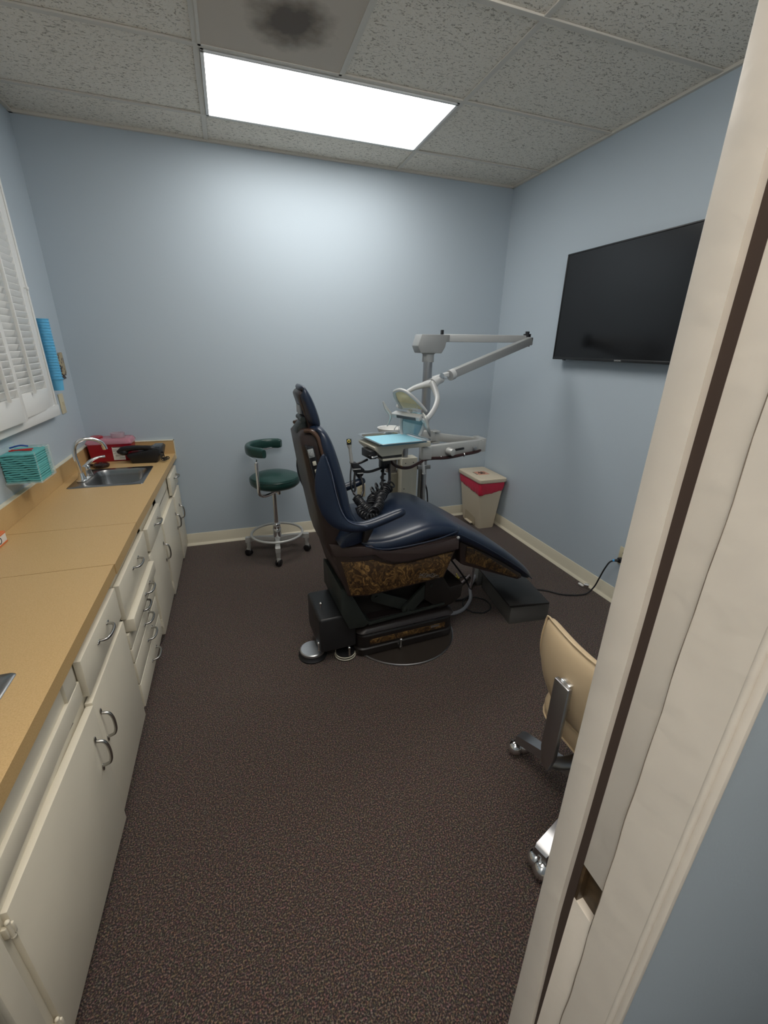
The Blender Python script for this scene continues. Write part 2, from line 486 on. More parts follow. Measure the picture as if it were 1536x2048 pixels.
# wavy edged door stop, a dark gap opens between it and the jamb
b = MB(); rs = []
for i in range(41):
    z = 2.05*i/40
    wv = 0.0008*sin(z*9)+0.0005*sin(z*23+1)
    gap = 0.011 if z > 0.8 else 0.011*max(0.0, (z-0.42)/0.38)
    ya, yb = -3.1425+gap*0.9+wv*0.5, -3.100
    x0 = JX-0.008
    rs.append([(x0, ya, z), (x0, yb-0.0035, z), (x0+0.0035, yb, z), (JX+0.012, yb, z), (JX+0.012, ya, z)])
b.rings(rs)
obj('door_stop', b, M_jamb, door, ang=60)
b = MB().box(JX-0.0004, JX+0.001, -3.1425, -3.120, 0.40, 2.04)  # thin dark brown strip along the edge of the stop
obj('gap_behind_stop', b, mat('dark_brown_gap', (0.05, 0.032, 0.024), 0.8), door, label='dark brown gap beside the door stop')
b = MB().box(JX+0.010, JX+0.012, -3.182, -3.141, zs0, zs1)
b.box(JX+0.0005, JX+0.011, -3.1825, -3.179, zs0, zs1)
b.box(JX+0.0005, JX+0.011, -3.146, -3.1425, zs0, zs1)
obj('strike_mortise', b, mat('bare_brown_wood', (0.060, 0.036, 0.016), 0.45, var=0.6, vscale=60), door, label='bare brown wood where the strike plate was')
# crack line between jamb board and its near strip, bead at the hall edge
rs = []; b = MB()
for i in range(61):
    z = 2.05*i/60
    wv = 0.0011*sin(z*6+1)+0.0005*sin(z*31)+0.0004*sin(z*67)
    rs.append([(JX-0.0030, -3.1725-0.0003+wv, z), (JX-0.0032, -3.219, z), (JX+0.003, -3.219, z), (JX+0.003, -3.1725+wv, z)])
b.rings(rs)
obj('jamb_strip', b, M_jamb, door, ang=60)
b = MB()
b.tube([(JX-0.001, -3.2195, 0.0), (JX-0.001, -3.2195, 2.05)], 0.0030, 12)
b.box(JX-0.001, JX+0.006, -3.229, -3.2205, 0, 2.10, 0.003)
obj('casing', b, M_jamb, door)
b = MB(); rs = []
for i in range(121):
    z = 1.62*i/120
    wv = 0.0011*sin(z*6+1)+0.0005*sin(z*31)+0.0004*sin(z*67)
    h = 0.0011*max(0.08, min(1.0, 1.35-z+0.35*sin(z*19)))
    rs.append([(JX-0.0034, -3.1725+wv-h, z), (JX-0.0034, -3.1725+wv+0.0002, z), (JX+0.001, -3.1725+wv+h, z), (JX+0.001, -3.1725+wv-h, z)])
b.rings(rs)
obj('paint_crack', b, mat('dark_crack', (0.22, 0.18, 0.14), 0.8), door, label='dark irregular crack in the paint')

# window with casing and two shutter panels
win = thing('window_1', '', '', (XL, -1.08, WZ0)); del win['label']; del win['category']; win['kind'] = 'structure'
b = MB()
fx0, fx1 = XL, -1.036
b.box(fx0, fx1, WY1-0.012, -0.447, 1.105, 2.26, 0.003); b.box(fx0, fx1, -1.72, WY0+0.012, 1.105, 2.26, 0.003)
b.box(fx0, fx1, WY0, WY1, 2.15, 2.26, 0.003)
b.box(fx0, fx1+0.010, -1.735, -0.443, 1.093, 1.150, 0.004)
b.box(fx1, fx1+0.006, -0.462, -0.447, 1.15, 2.26, 0.002)
obj('window_frame', b, M_white, win)
b = MB().box(XL-0.09, XL-0.085, WY0, WY1, WZ0, WZ1)
obj('pane', b, mat('dark_window_glass', (0.05, 0.06, 0.07), 0.08), win)
def shutter(xf, y0, y1, z0, z1, rod_y, ang, knob=False):
    t = thing('shutter_panel', '', '', (xf, y1, z0), R(ang))
    p = MB(); d = y1-y0; st = 0.032; th = 0.022
    X = lambda a: a
    p.box(-th, 0, -st, 0, 0, z1-z0, 0.003); p.box(-th, 0, -d, -d+st, 0, z1-z0, 0.003)
    p.box(-th, 0, -d+st, -st, 0, 0.105, 0.002); p.box(-th, 0, -d+st, -st, z1-z0-0.07, z1-z0, 0.002)
    fr = obj('shutter_frame', p, M_white, t, world=False)
    L = MB(); z = 0.125
    while z < z1-z0-0.08:
        mx = Matrix.Translation((-0.011, -d/2, z)) @ Matrix.Rotation(R(-63), 4, 'Y')
        L.box(-0.0205, 0.0205, -d/2+st, d/2-st, -0.003, 0.003, 0.0022, 2, mx)
        z += 0.030
    obj('louvres', L, M_white, t, world=False)
    rd = MB().box(0.006, 0.020, rod_y-y1-0.006, rod_y-y1+0.006, 0.10, z1-z0-0.12, 0.002)
    obj('tilt_rod', rd, M_white, t, world=False)
    if knob:
        k = MB().lathe([(0.004, 0), (0.004, 0.008), (0.010, 0.012), (0.010, 0.017), (0.004, 0.020), (0, 0.020)], (0, 0.008, 0.585), 'x')
        obj('knob', k, M_white, t, world=False)
    return t
s1 = shutter(-1.030, -0.945, -0.512, 1.142, 2.15, -0.765, 2.0, True)
tag(s1, 'white louvred shutter panel beside the window casing, nearest the blue cups', 'shutter', 'white window shutters')
s2 = shutter(-1.000, -1.36, -0.935, 1.136, 2.15, -1.10, 0.0)
tag(s2, 'white louvred shutter panel folded forward, cut by the left photo edge', 'shutter', 'white window shutters')

# troffer light and the return grille
def troffer(name, label, cx, cy, m, z=ZC, drop=0.0):
    t = thing(name, label, 'ceiling light', (cx, cy, z-0.02))
    a, c2 = G-0.014, G/2-0.014
    f = MB()
    w_ = 0.016
    f.box(cx-a, cx+a, cy-c2, cy-c2+w_, z-0.014, z-0.001, 0.002); f.box(cx-a, cx+a, cy+c2-w_, cy+c2, z-0.014, z-0.001, 0.002)
    f.box(cx-a, cx-a+w_, cy-c2, cy+c2, z-0.014, z-0.001, 0.002); f.box(cx+a-w_, cx+a, cy-c2, cy+c2, z-0.014, z-0.001, 0.002)
    obj('frame', f, M_white, t)
    d = MB().box(cx-a+w_, cx+a-w_, cy-c2+w_, cy+c2-w_, z-0.009-drop, z-0.006)
    obj('diffuser', d, m, t)
    return t
troffer('ceiling_light', 'lit white rectangular fluorescent troffer set in the tile ceiling', GX+G, GY-G/2, M_amp)
troffer('ceiling_light', 'second lit ceiling fixture overhead near the doorway, its deep lens shaped to brighten the ceiling', GX+G, GY-G*3.5, M_amp2, drop=0.085)  # inferred fixture out of view; lens dropped low to throw light on the ceiling
troffer('hall_ceiling_light', 'rectangular troffer in the hall ceiling behind the doorway', -0.40, -3.72, M_hall)
vent = thing('ceiling_vent', 'square dusty perforated return air grille beside the lit troffer', 'vent', (GX+G/2, GY-G*1.5, ZC))
vp = MB().box(0, G-0.03, 0, G-0.03, -0.006, 0.0)
v = obj('perforated_panel', vp, M_vent, vent, world=False)
v.location = (-G/2+0.015, -G/2+0.015, -0.003)
vf = MB(); q = G/2-0.008
vf.box(-q, q, -q, -q+0.012, -0.012, 0); vf.box(-q, q, q-0.012, q, -0.012, 0); vf.box(-q, -q+0.012, -q, q, -0.012, 0); vf.box(q-0.012, q, -q, q, -0.012, 0)
obj('grille_frame', vf, M_tbar, vent, world=False)

# ================================================================== LEFT CABINETS
def fx(y): return -0.538-0.022*min(1.0, max(0.0, -y/1.3))
TH = 0.020
handle_src = {}
def handle_mesh(kind):
    """arched wire pull with flat leaf feet; 'h' lies along y, 'v' stands along z; origin at its centre on the face"""
    b = MB(); L = 0.046; d = 0.026
    pts = [(0.0025, -L-0.001, 0), (0.012, -L+0.001, 0), (0.021, -L+0.006, 0), (0.026, -L+0.017, 0), (0.0285, -0.012, 0), (0.0285, 0.012, 0), (0.026, L-0.017, 0), (0.021, L-0.006, 0), (0.012, L-0.001, 0), (0.0025, L+0.001, 0)]
    b.tube(pts, 0.0046, 10, 4)
    for sg in (-1, 1): b.sphere((0.002, sg*(L+0.007), 0), 0.013, 0.22, 1.0, 0.42, 12)
    if kind == 'v': bmesh.ops.rotate(b.b, cent=(0,0,0), matrix=Matrix.Rotation(R(90), 3, 'X'), verts=b.b.verts)
    me = bpy.data.meshes.new('handle'); bmesh.ops.recalc_face_normals(b.b, faces=b.b.faces)
    for f in b.b.faces: f.smooth = True
    b.b.to_mesh(me); b.b.free(); me.materials.append(M_steelh); return me
M_steelh = mat('satin_nickel', (0.42, 0.41, 0.39), 0.24, 1.0)
for k in 'hv': handle_src[k] = handle_mesh(k)
def handle(parent, kind, x, y, z):
    o = bpy.data.objects.new('handle', handle_src[kind]); C.objects.link(o); o.parent = parent
    o.matrix_local = worldm(parent).inverted() @ Matrix.Translation((x, y, z))
def front(root, name, y0, y1, z0, z1, hy=None, hz=None, kind='h', dx=0.0, dx2=None, label=None):
    """a slab door or drawer front; dx pushes it forward, dx2 (at the y0 end) makes it ajar"""
    x = fx((y0+y1)/2); dx2 = dx if dx2 is None else dx2
    poly = [(x-TH+dx2, y0), (x+dx2, y0), (x+dx, y1), (x-TH+dx, y1)]
    if abs(dx) > 0.008 and dx2 == dx: poly[0] = (x-TH-0.002, y0); poly[3] = (x-TH-0.002, y1)
    o = obj(name, MB().prism(poly, z0, z1, 'xy', 0.0022), M_cab, root, label=label)
    if hy is not None:
        t = (hy-y0)/(y1-y0)
        handle(o, kind, x+dx2+(dx-dx2)*t, hy, hz)
    return o
def cabinet(label, y0, y1, kick=True):
    t = thing('base_cabinet', label, 'cabinet', (fx((y0+y1)/2)-0.25, (y0+y1)/2, 0), 0, 'cream base cabinets under the counter')
    xa = fx((y0+y1)/2)-TH-0.003
    b = MB().box(XL+0.004, xa, y0+0.001, y1-0.001, 0.035, 0.590)
    b.box(xa-0.02, xa, y0+0.001, y1-0.001, 0.585, 0.700)
    b.box(XL+0.004, xa, y0+0.001, y0+0.017, 0.585, 0.700); b.box(XL+0.004, xa, y1-0.017, y1-0.001, 0.585, 0.700)
    b.box(XL+0.004, xa-0.022, y0+0.001, y1-0.001, 0.0, 0.036)
    obj('cabinet_body', b, M_cab, t)
    return t
def hinge(parent, x, y, z):
    b = MB().cyl((x, y+0.004, z-0.020), (x, y+0.004, z+0.020), 0.0042, n=10)
    b.box(x-0.004, x+0.007, y+0.004, y+0.010, z-0.014, z+0.014, 0.002)
    b.box(x-0.012, x-0.001, y-0.004, y+0.004, z-0.014, z+0.014, 0.002)
    b.sphere((x, y+0.004, z+0.021), 0.0046); b.sphere((x, y+0.004, z-0.021), 0.0046)
    obj('hinge', b, M_cab, parent)
u = cabinet('cream base cabinet against the back wall under the small steel sink', -0.815, -0.006)
front(u, 'drawer', -0.355, -0.02, 0.530, 0.655, -0.135, 0.605)
front(u, 'door', -0.300, -0.02, 0.035, 0.505, -0.165, 0.345, 'v')
front(u, 'door', -0.812, -0.316, 0.045, 0.512, -0.345, 0.345, 'v')
for z in (0.11, 0.43): hinge(u, fx(-0.8)-0.004, -0.815, z)
u = cabinet('narrow cream base cabinet with one drawer over one door, second from the back wall', -1.236, -0.816)
front(u, 'drawer', -1.205, -0.818, 0.525, 0.642, -0.985, 0.598, dx=0.006)
front(u, 'door', -1.228, -0.822, 0.050, 0.510, -0.862, 0.360, 'v')
for z in (0.12, 0.44): hinge(u, fx(-1.2)-0.004, -1.232, z)
u = cabinet('cream base cabinet with a bank of drawers, third from the back wall', -1.790, -1.237)
front(u, 'drawer', -1.762, -1.239, 0.503, 0.650, -1.490, 0.608, dx=0.002)
o = front(u, 'drawer', -1.745, -1.245, 0.436, 0.492, -1.470, 0.468, dx=0.022, label='shallow drawer pulled slightly open')
b = MB().box(fx(-1.5)-TH-0.0015, fx(-1.5)-TH+0.0015, -1.752, -1.237, 0.430, 0.503)  # black sheet on the closed body, painted shade of the open drawer
obj('drawer_opening_shade', b, M_dark, u)
for z0, z1, hz in ((0.366, 0.430, 0.390), (0.298, 0.362, 0.322), (0.192, 0.294, 0.238), (0.073, 0.188, 0.125)):
    front(u, 'drawer', -1.758, -1.240, z0, z1, -1.480, hz, dx=-0.004)
u = cabinet('cream double door base cabinet nearest the doorway, under the near sink', -2.790, -1.791)
front(u, 'drawer', -2.204, -1.803, 0.545, 0.667, -2.005, 0.622)
front(u, 'door', -2.206, -1.797, 0.066, 0.522, -2.175, 0.405, 'v')
front(u, 'door', -2.712, -2.213, 0.045, 0.519, -2.262, 0.385, 'v', dx=0.004, dx2=-0.012)
for z in (0.48, 0.13): hinge(u, fx(-2.7)-0.014, -2.722, z)
xf_ = fx(-2.5)-TH-0.003
b = MB()      # raised rails around the recessed false front under the near sink
b.box(xf_-0.004, xf_+0.008, -2.790, -2.225, 0.690, 0.700); b.box(xf_-0.004, xf_+0.010, -2.790, -2.212, 0.552, 0.610, 0.003)
b.box(xf_-0.004, xf_+0.009, -2.295, -2.225, 0.610, 0.700, 0.003); b.box(xf_-0.004, xf_+0.009, -2.790, -2.74, 0.04, 0.700, 0.003)
obj('face_frame', b, M_cab, u)
b = MB().prism([(-2.44, 0.5505), (-2.29, 0.5515), (-2.29, 0.538), (-2.36, 0.545)], xf_-0.001, xf_+0.003, 'yz')  # black sliver standing in for the shade above the ajar door
obj('door_gap_shade', b, M_dark, u)

# worktops with cutouts for the sinks
ZT = 0.742
def slab_with_hole(poly, hole, z0, z1):
    """flat slab: outer quad and rounded inner hole, top, bottom and sides"""
    b = MB(); t = bmesh.new()
    for z in (z0, z1):
        pass
    n = len(hole)
    # outer ring sampled to match the hole: project hole points radially on to the quad's edges
    cx = sum(p[0] for p in hole)/n; cy = sum(p[1] for p in hole)/n
    outer = []
    def hit(dx, dy):
        best = None
        for i in range(4):
            a = poly[i]; c_ = poly[(i+1) % 4]
            ex, ey = c_[0]-a[0], c_[1]-a[1]
            den = dx*ey-dy*ex
            if abs(den) < 1e-9: continue
            t_ = ((a[0]-cx)*ey-(a[1]-cy)*ex)/den; s_ = ((a[0]-cx)*dy-(a[1]-cy)*dx)/den
            if t_ > 0 and -1e-6 <= s_ <= 1+1e-6 and (best is None or t_ < best[0]): best = (t_, i)
        return best
    pts = []
    for p in hole:
        h = hit(p[0]-cx, p[1]-cy); pts.append(((cx+(p[0]-cx)*h[0], cy+(p[1]-cy)*h[0]), h[1]))
    # snap nearest points to corners
    pts = [list(x) for x in pts]
    for cnr in poly:
        i = min(range(n), key=lambda k: (pts[k][0][0]-cnr[0])**2+(pts[k][0][1]-cnr[1])**2); pts[i][0] = cnr
    outer = [p[0] for p in pts]
    rs = [[(x, y, z0) for x, y in hole], [(x, y, z1) for x, y in hole], [(x, y, z1) for x, y in outer], [(x, y, z0) for x, y in outer]]
    b.rings(rs, closed=True)
    return b
XE = lambda y: fx(y)+0.003
h1 = rrect(-0.925, -0.645, -0.725, -0.395, 0.06)
h1 = [(x, y) for x, y in h1]
TB = 0.702
t = thing('countertop', 'mustard laminate worktop holding the small sink by the back wall', 'countertop', (-0.8, -0.68, TB), 0, 'mustard laminate worktops')
obj('worktop_slab', slab_with_hole([(XL+0.022, -1.362), (XE(-1.36)+0.004, -1.362), (-0.530, -0.022), (XL+0.022, -0.022)], h1, TB, ZT), M_lam, t)
b = MB().box(XL, XL+0.021, -1.362, -0.001, TB, 0.835); b.box(XL+0.021, -0.530, -0.021, -0.001, TB, 0.835)
obj('backsplash', b, M_lam, t)
b = MB().box(XL, XL+0.023, -1.362, -0.001, 0.835, 0.839); b.box(XL+0.023, -0.526, -0.023, -0.001, 0.835, 0.839)
b.box(-0.530, -0.526, -0.023, -0.001, TB, 0.839)
obj('edge_cap', b, M_base, t, label='cream cap along the top of the backsplash')
t = thing('countertop', 'short middle piece of mustard laminate worktop between two seams', 'countertop', (-0.8, -1.567, TB), 0, 'mustard laminate worktops')
obj('worktop_slab', MB().box(XL+0.022, -0.553, -1.766, -1.365, TB, ZT), M_lam, t)
obj('backsplash', MB().box(XL, XL+0.021, -1.766, -1.365, TB, 0.835), M_lam, t)
obj('edge_cap', MB().box(XL, XL+0.023, -1.766, -1.365, 0.835, 0.839), M_base, t)
h2 = rrect(-0.945, -0.675, -2.70, -2.345, 0.06)
t = thing('countertop', 'mustard laminate worktop nearest the doorway, with the near sink', 'countertop', (-0.8, -2.3, TB), 0, 'mustard laminate worktops')
obj('worktop_slab', slab_with_hole([(XL+0.022, -2.795), (-0.556, -2.795), (-0.556, -1.769), (XL+0.022, -1.769)], h2, TB, ZT), M_lam, t)
obj('backsplash', MB().box(XL, XL+0.021, -2.795, -1.769, TB, 0.835), M_lam, t)
obj('edge_cap', MB().box(XL, XL+0.023, -2.795, -1.769, 0.835, 0.839), M_base, t)

def sink(label, hole, rim):
    xs_ = [p[0] for p in hole]; ys_ = [p[1] for p in hole]; cx, cy = (min(xs_)+max(xs_))/2, (min(ys_)+max(ys_))/2
    t = thing('sink', label, 'sink', (cx, cy, ZT-0.12), 0)
    outer = rrect(*rim, 0.012)
    def sc(f): return [(cx+(x-cx)*f, cy+(y-cy)*f) for x, y in hole]
    b = MB(); rs = []
    rs.append([(x, y, ZT+0.0006) for x, y in outer]); rs.append([(x, y, ZT+0.004) for x, y in rrect(rim[0]+0.003, rim[1]-0.003, rim[2]+0.003, rim[3]-0.003, 0.011)])
    rs.append([(x, y, ZT+0.003) for x, y in sc(0.995)])
    for f, z in ((0.975, -0.004), (0.94, -0.03), (0.90, -0.09), (0.82, -0.115), (0.3, -0.120)): rs.append([(x, y, ZT+z) for x, y in sc(f)])
    b.rings(rs, cap=False)
    t2 = bmesh.new(); f = [t2.verts.new((x, y, ZT-0.120)) for x, y in sc(0.3)]; t2.faces.new(f); b._add(t2, 0, 1)
    obj('basin', b, M_sink, t, ang=50)
    b = MB().lathe([(0.0, 0.0), (0.038, 0.0), (0.040, 0.003), (0.030, 0.004), (0.028, 0.001), (0.0, 0.001)], (cx, cy, ZT-0.1195))
    obj('drain', b, M_chrome, t)
    return t
M_sink = mat('stainless_sink', (0.33, 0.33, 0.33), 0.27, 1.0)
sink('small stainless steel sink in the worktop by the red container', h1, (-0.992, -0.622, -0.755, -0.362))
sink('stainless steel sink corner at the left photo edge', h2, (-1.01, -0.646, -2.735, -2.308))

# faucet
t = thing('faucet', 'chrome gooseneck faucet with lever handle beside the small sink', 'faucet', (-0.945, -0.575, ZT+0.004))
b = MB().lathe([(0, 0), (0.024, 0), (0.023, 0.012), (0.016, 0.030), (0.013, 0.045), (0, 0.045)], (-0.948, -0.615, ZT+0.004))
b.tube([(-0.948, -0.615, 0.78), (-0.952, -0.614, 0.84), (-0.957, -0.612, 0.90), (-0.945, -0.606, 0.95), (-0.905, -0.590, 0.975), (-0.86, -0.570, 0.968), (-0.828, -0.556, 0.942), (-0.822, -0.553, 0.922)], 0.0105, 14, 5)
b.cyl((-0.823, -0.554, 0.928), (-0.819, -0.552, 0.906), 0.0130)
obj('spout', b, M_chrome, t)
b = MB(); b.prism(rrect(-0.975, -0.920, -0.650, -0.495, 0.022), ZT+0.003, ZT+0.012, 'xy', 0.003)
obj('base_plate', b, M_chrome, t)
b = MB().lathe([(0, 0), (0.026, 0), (0.026, 0.012), (0.022, 0.030), (0.024, 0.040), (0.020, 0.062), (0.010, 0.070), (0, 0.071)], (-0.940, -0.535, ZT+0.006))
obj('valve_body', b, M_chrome, t)
b = MB().tube([(-0.944, -0.537, 0.805), (-0.915, -0.523, 0.835), (-0.880, -0.507, 0.850), (-0.845, -0.492, 0.852)], [0.013, 0.009, 0.006, 0.0075], 12, 5)
obj('lever', b, M_chrome, t)
# brown-black glossy item behind the faucet
b = MB(); b.lathe([(0, 0), (0.040, 0.0), (0.046, 0.008), (0.046, 0.018), (0.036, 0.026), (0.012, 0.028), (0.008, 0.024), (0, 0.024)], (-0.925, -0.305, ZT))
b.tube([(-0.965, -0.300, ZT+0.012), (-1.005, -0.285, ZT+0.014), (-1.020, -0.275, ZT+0.010)], 0.009, 10, 4)
tag(obj('round_stopper', b, mat('dark_brown_gloss', (0.030, 0.013, 0.009), 0.12)), 'small glossy dark brown round stopper lying behind the faucet', 'stopper')

# sharps container
t = thing('sharps_container', 'red sharps disposal box in the corner of the counter', 'sharps container', (-0.895, -0.105, ZT))
b = MB()
sx0, sx1, sy0, sy1 = -1.018, -0.768, -0.175, -0.032
rs = []
for z, d in ((ZT+0.001, 0.008), (ZT+0.010, 0.004), (0.846, -0.002), (0.858, -0.003)):
    rs.append([(x, y, z) for x, y in rrect(sx0+d, sx1-d, sy0+d, sy1-d, 0.014)])
b.rings(rs)
obj('red_bin', b, M_red, t)
rs = []; b = MB()
for z, d in ((0.8585, -0.008), (0.868, -0.009), (0.885, 0.000), (0.890, 0.008)):
    rs.append([(x, y, z) for x, y in rrect(sx0+d, sx1-d, sy0+d, sy1-d, 0.014)])
b.rings(rs)
obj('lid', b, mat('translucent_red_lid', (0.86, 0.42, 0.50), 0.25, trans=0.6, ior=1.3), t, label='translucent pinkish lid')
b = MB().lathe([(0, 0), (0.036, 0), (0.038, 0.008), (0.034, 0.013), (0, 0.013)], (-0.972, -0.105, 0.889))
obj('cap', b, M_red, t, label='round red cap on the lid')
b = MB().lathe([(0.040, 0.0), (0.040, 0.026), (0.043, 0.026), (0.043, 0.030), (0.036, 0.030), (0.036, 0.0)], (-0.848, -0.100, 0.889))
b.rings([[(-0.848+0.036*cos(k*pi/12), -0.1+0.036*sin(k*pi/12), z) for k in range(24)] for z in (0.893, 0.896)])
obj('port', b, M_frost, t, label='clear round opening ring')
lab = obj('paper_label', MB().box(-0.880, -0.812, sy0-0.0015, sy0-0.0005, 0.752, 0.852), M_paper, t)
b = MB()
for k, (zz, x0, x1) in enumerate([(0.842, -0.868, -0.824), (0.8345, -0.876, -0.817), (0.822, -0.876, -0.850), (0.816, -0.876, -0.846), (0.809, -0.876, -0.852), (0.802, -0.868, -0.846), (0.795, -0.876, -0.838), (0.784, -0.868, -0.820), (0.777, -0.864, -0.824), (0.765, -0.846, -0.816)]):
    b.box(x0, x1, sy0-0.0022, sy0-0.0015, zz, zz+(0.0032 if k == 1 else 0.0014))
obj('text_lines', b, M_ink, lab)
b = MB().lathe([(0, 0), (0.0115, 0), (0.0115, -0.0008), (0, -0.0008)], (-0.828, sy0-0.0015, 0.812), 'y')
obj('orange_dot', b, M_orange, lab)

# black desk telephone
t = thing('desk_telephone', 'black desk phone with handset and tangled cord at the counter corner', 'telephone', (-0.68, -0.185, ZT), R(-6))
b = MB()
b.prism([(-0.075, 0.0), (0.075, 0.0), (0.085, 0.018), (0.105, 0.088), (0.085, 0.096), (-0.085, 0.064), (-0.105, 0.052), (-0.085, 0.03)], -0.085, 0.085, 'xz', 0.008)
obj('phone_body', b, M_black, t, world=False)
b = MB()
b.tube([(-0.150, -0.060, 0.070), (-0.115, -0.060, 0.088), (-0.06, -0.062, 0.098), (0.0, -0.062, 0.098), (0.05, -0.060, 0.090), (0.075, -0.058, 0.080)], [0.012, 0.020, 0.016, 0.014, 0.019, 0.012], 14, 4, flat=1.3)
b.sphere((-0.118, -0.060, 0.072), 0.026, 1.1, 1, 0.8); b.sphere((0.055, -0.060, 0.076), 0.025, 1, 1, 0.8)
obj('handset', b, M_black, t, world=False)
b = MB()
for i in range(4):
    for k in range(3): b.box(-0.02+i*0.024, -0.004+i*0.024, -0.02+k*0.026, -0.004+k*0.026, 0.076+i*0.0045, 0.084+i*0.0045, 0.002)
obj('keys', b, mat('grey_keys', (0.05, 0.05, 0.055), 0.5), t, world=False)
b = MB().box(0.045, 0.100, -0.05, 0.06, 0.088, 0.102, 0.004)
obj('display', b, mat('grey_lcd', (0.07, 0.08, 0.09), 0.2), t, world=False)
pts = []
for i in range(120):
    a = i*0.62; s_ = i/119
    pts.append((0.082+0.055*s_+0.010*cos(a), -0.045+0.03*sin(s_*7)+0.008*sin(a*0.5), 0.014+0.05*(1-s_)*abs(sin(s_*3+1))+0.009*sin(a)+0.004))
b = MB().tube(pts, 0.0028, 6)
b.tube([(0.06, -0.04, 0.06), (0.085, -0.05, 0.055), (0.1, -0.05, 0.045)], 0.003, 6, 3)
obj('coiled_cord', b, M_blkrub, t, world=False)

# small white box with orange edges at the left edge
t = thing('small_box', 'small white cardboard box with orange borders at the left photo edge', 'box', (-1.02, -1.47, ZT), 0)
b = MB().box(-1.038, -0.992, -1.560, -1.435, ZT+0.001, ZT+0.045, 0.001)
obj('carton', b, M_paper, t)
b = MB().box(-0.9923, -0.9912, -1.561, -1.434, ZT+0.002, ZT+0.008); b.box(-0.9923, -0.9912, -1.561, -1.434, ZT+0.038, ZT+0.044)
b.box(-1.038, -0.992, -1.561, -1.434, ZT+0.0445, ZT+0.0462)
obj('orange_border', b, M_orange, t)
text_mesh('O', 0.036, Matrix.Translation((-0.9915, -1.487, ZT+0.022)) @ Matrix.Rotation(R(90), 4, 'Z') @ Matrix.Rotation(R(90), 4, 'X'), M_ink, t, 'printed_letter')

ORD = 'first second third fourth fifth sixth seventh eighth ninth tenth eleventh twelfth thirteenth fourteenth fifteenth sixteenth seventeenth eighteenth nineteenth twentieth twenty-first twenty-second twenty-third twenty-fourth twenty-fifth twenty-sixth'.split()
# ================================================================== LEFT WALL THINGS
# paper cups in a wall dispenser
cx_, cy_ = -1.025, -0.392
t = thing('cup_dispenser', 'wall dispenser tube holding a tall stack of blue cups beside the shutters', 'cup dispenser', (cx_, cy_, 1.2))
b = MB().box(XL, XL+0.006, cy_-0.03, cy_+0.03, 1.27, 1.53, 0.002); b.torus((cx_, cy_, 1.283), 0.036, 0.0015)
obj('holder', b, M_sky, t)
for i in range(22):
    z0 = 1.222 + i*0.0145
    c_ = MB().lathe([(0, 0), (0.026, 0), (0.0315, 0.062), (0.0340, 0.063), (0.0340, 0.066), (0.030, 0.066), (0.025, 0.003), (0, 0.003)], (cx_, cy_, z0), n=24) if i in (0,) else None
    if c_: src = obj('paper_cup', c_, M_sky); o = src; o.location = (0, 0, 0)
    else:
        o = src.copy(); C.objects.link(o); o.location = (0, 0, i*0.0145)
    tag(o, 'light blue cup lowest in the wall stack, sticking out below the rest' if i == 0 else
        ('light blue cup at the very top of the wall stack' if i == 21 else 'light blue cup nested in the wall stack, %s from the bottom' % ORD[i]), 'cup', 'light blue cups in the wall stack')
# decorative switch plate
t = thing('switch_plate', 'brown speckled stone switch plate with a broken lower corner, beside the cups', 'switch plate', (XL, -0.145, 1.34))
b = MB().prism([(-0.195, 1.415), (-0.105, 1.418), (-0.100, 1.300), (-0.118, 1.285), (-0.150, 1.283), (-0.175, 1.30)], XL+0.0005, XL+0.010, 'yz', 0.002)
obj('stone_plate', b, M_stone, t)
b = MB().prism([(-0.175, 1.318), (-0.110, 1.268), (-0.215, 1.262), (-0.205, 1.30)], XL+0.0005, XL+0.006, 'yz', 0.001)
obj('broken_piece', b, mat('dark_brown_stone', (0.06, 0.04, 0.035), 0.5), t)
# almond outlet plates
def outlet(label, loc, rz, blank=False):
    t = thing('wall_outlet', label, 'outlet', loc, rz)
    b = MB().box(-0.035, 0.035, -0.006, -0.0005, -0.057, 0.057, 0.0025)
    pl = obj('cover_plate', b, M_almond, t, world=False)
    if not blank:
        for z in (0.020, -0.020):
            b = MB().lathe([(0, 0), (0.0165, 0), (0.0165, -0.0015), (0, -0.0015)], (0, -0.006, z), 'y', 20)
            r = obj('receptacle', b, M_almond, t, world=False)
            s_ = MB().box(-0.0065, -0.0045, -0.0085, -0.0073, z-0.002, z+0.007); s_.box(0.0045, 0.0065, -0.0085, -0.0073, z-0.002, z+0.007); s_.cyl((0, -0.0085, z-0.008), (0, -0.0072, z-0.008), 0.0022, n=10)
            obj('slots', s_, M_ink, r, world=False)
    else:
        b = MB().box(-0.004, 0.004, -0.010, -0.006, -0.01, 0.01, 0.001); obj('switch_lever', b, M_almond, t, world=False)
    s_ = MB().lathe([(0, 0), (0.003, 0), (0.0025, -0.001), (0, -0.001)], (0, -0.006, 0.0 if not blank else 0.045), 'y', 12)
    obj('screw', s_, M_almond, t, world=False)
    return t
outlet('almond switch cover on the left wall below the blue cups', (XL, -0.283, 1.135), R(90), True)
o = outlet('almond duplex outlet on the back wall, seen behind the far armrest', (0.865, 0, 0.33), 0)
ro = outlet('almond duplex outlet on the right wall with a black plug in it', (XR, -1.636, 0.320), R(-90))

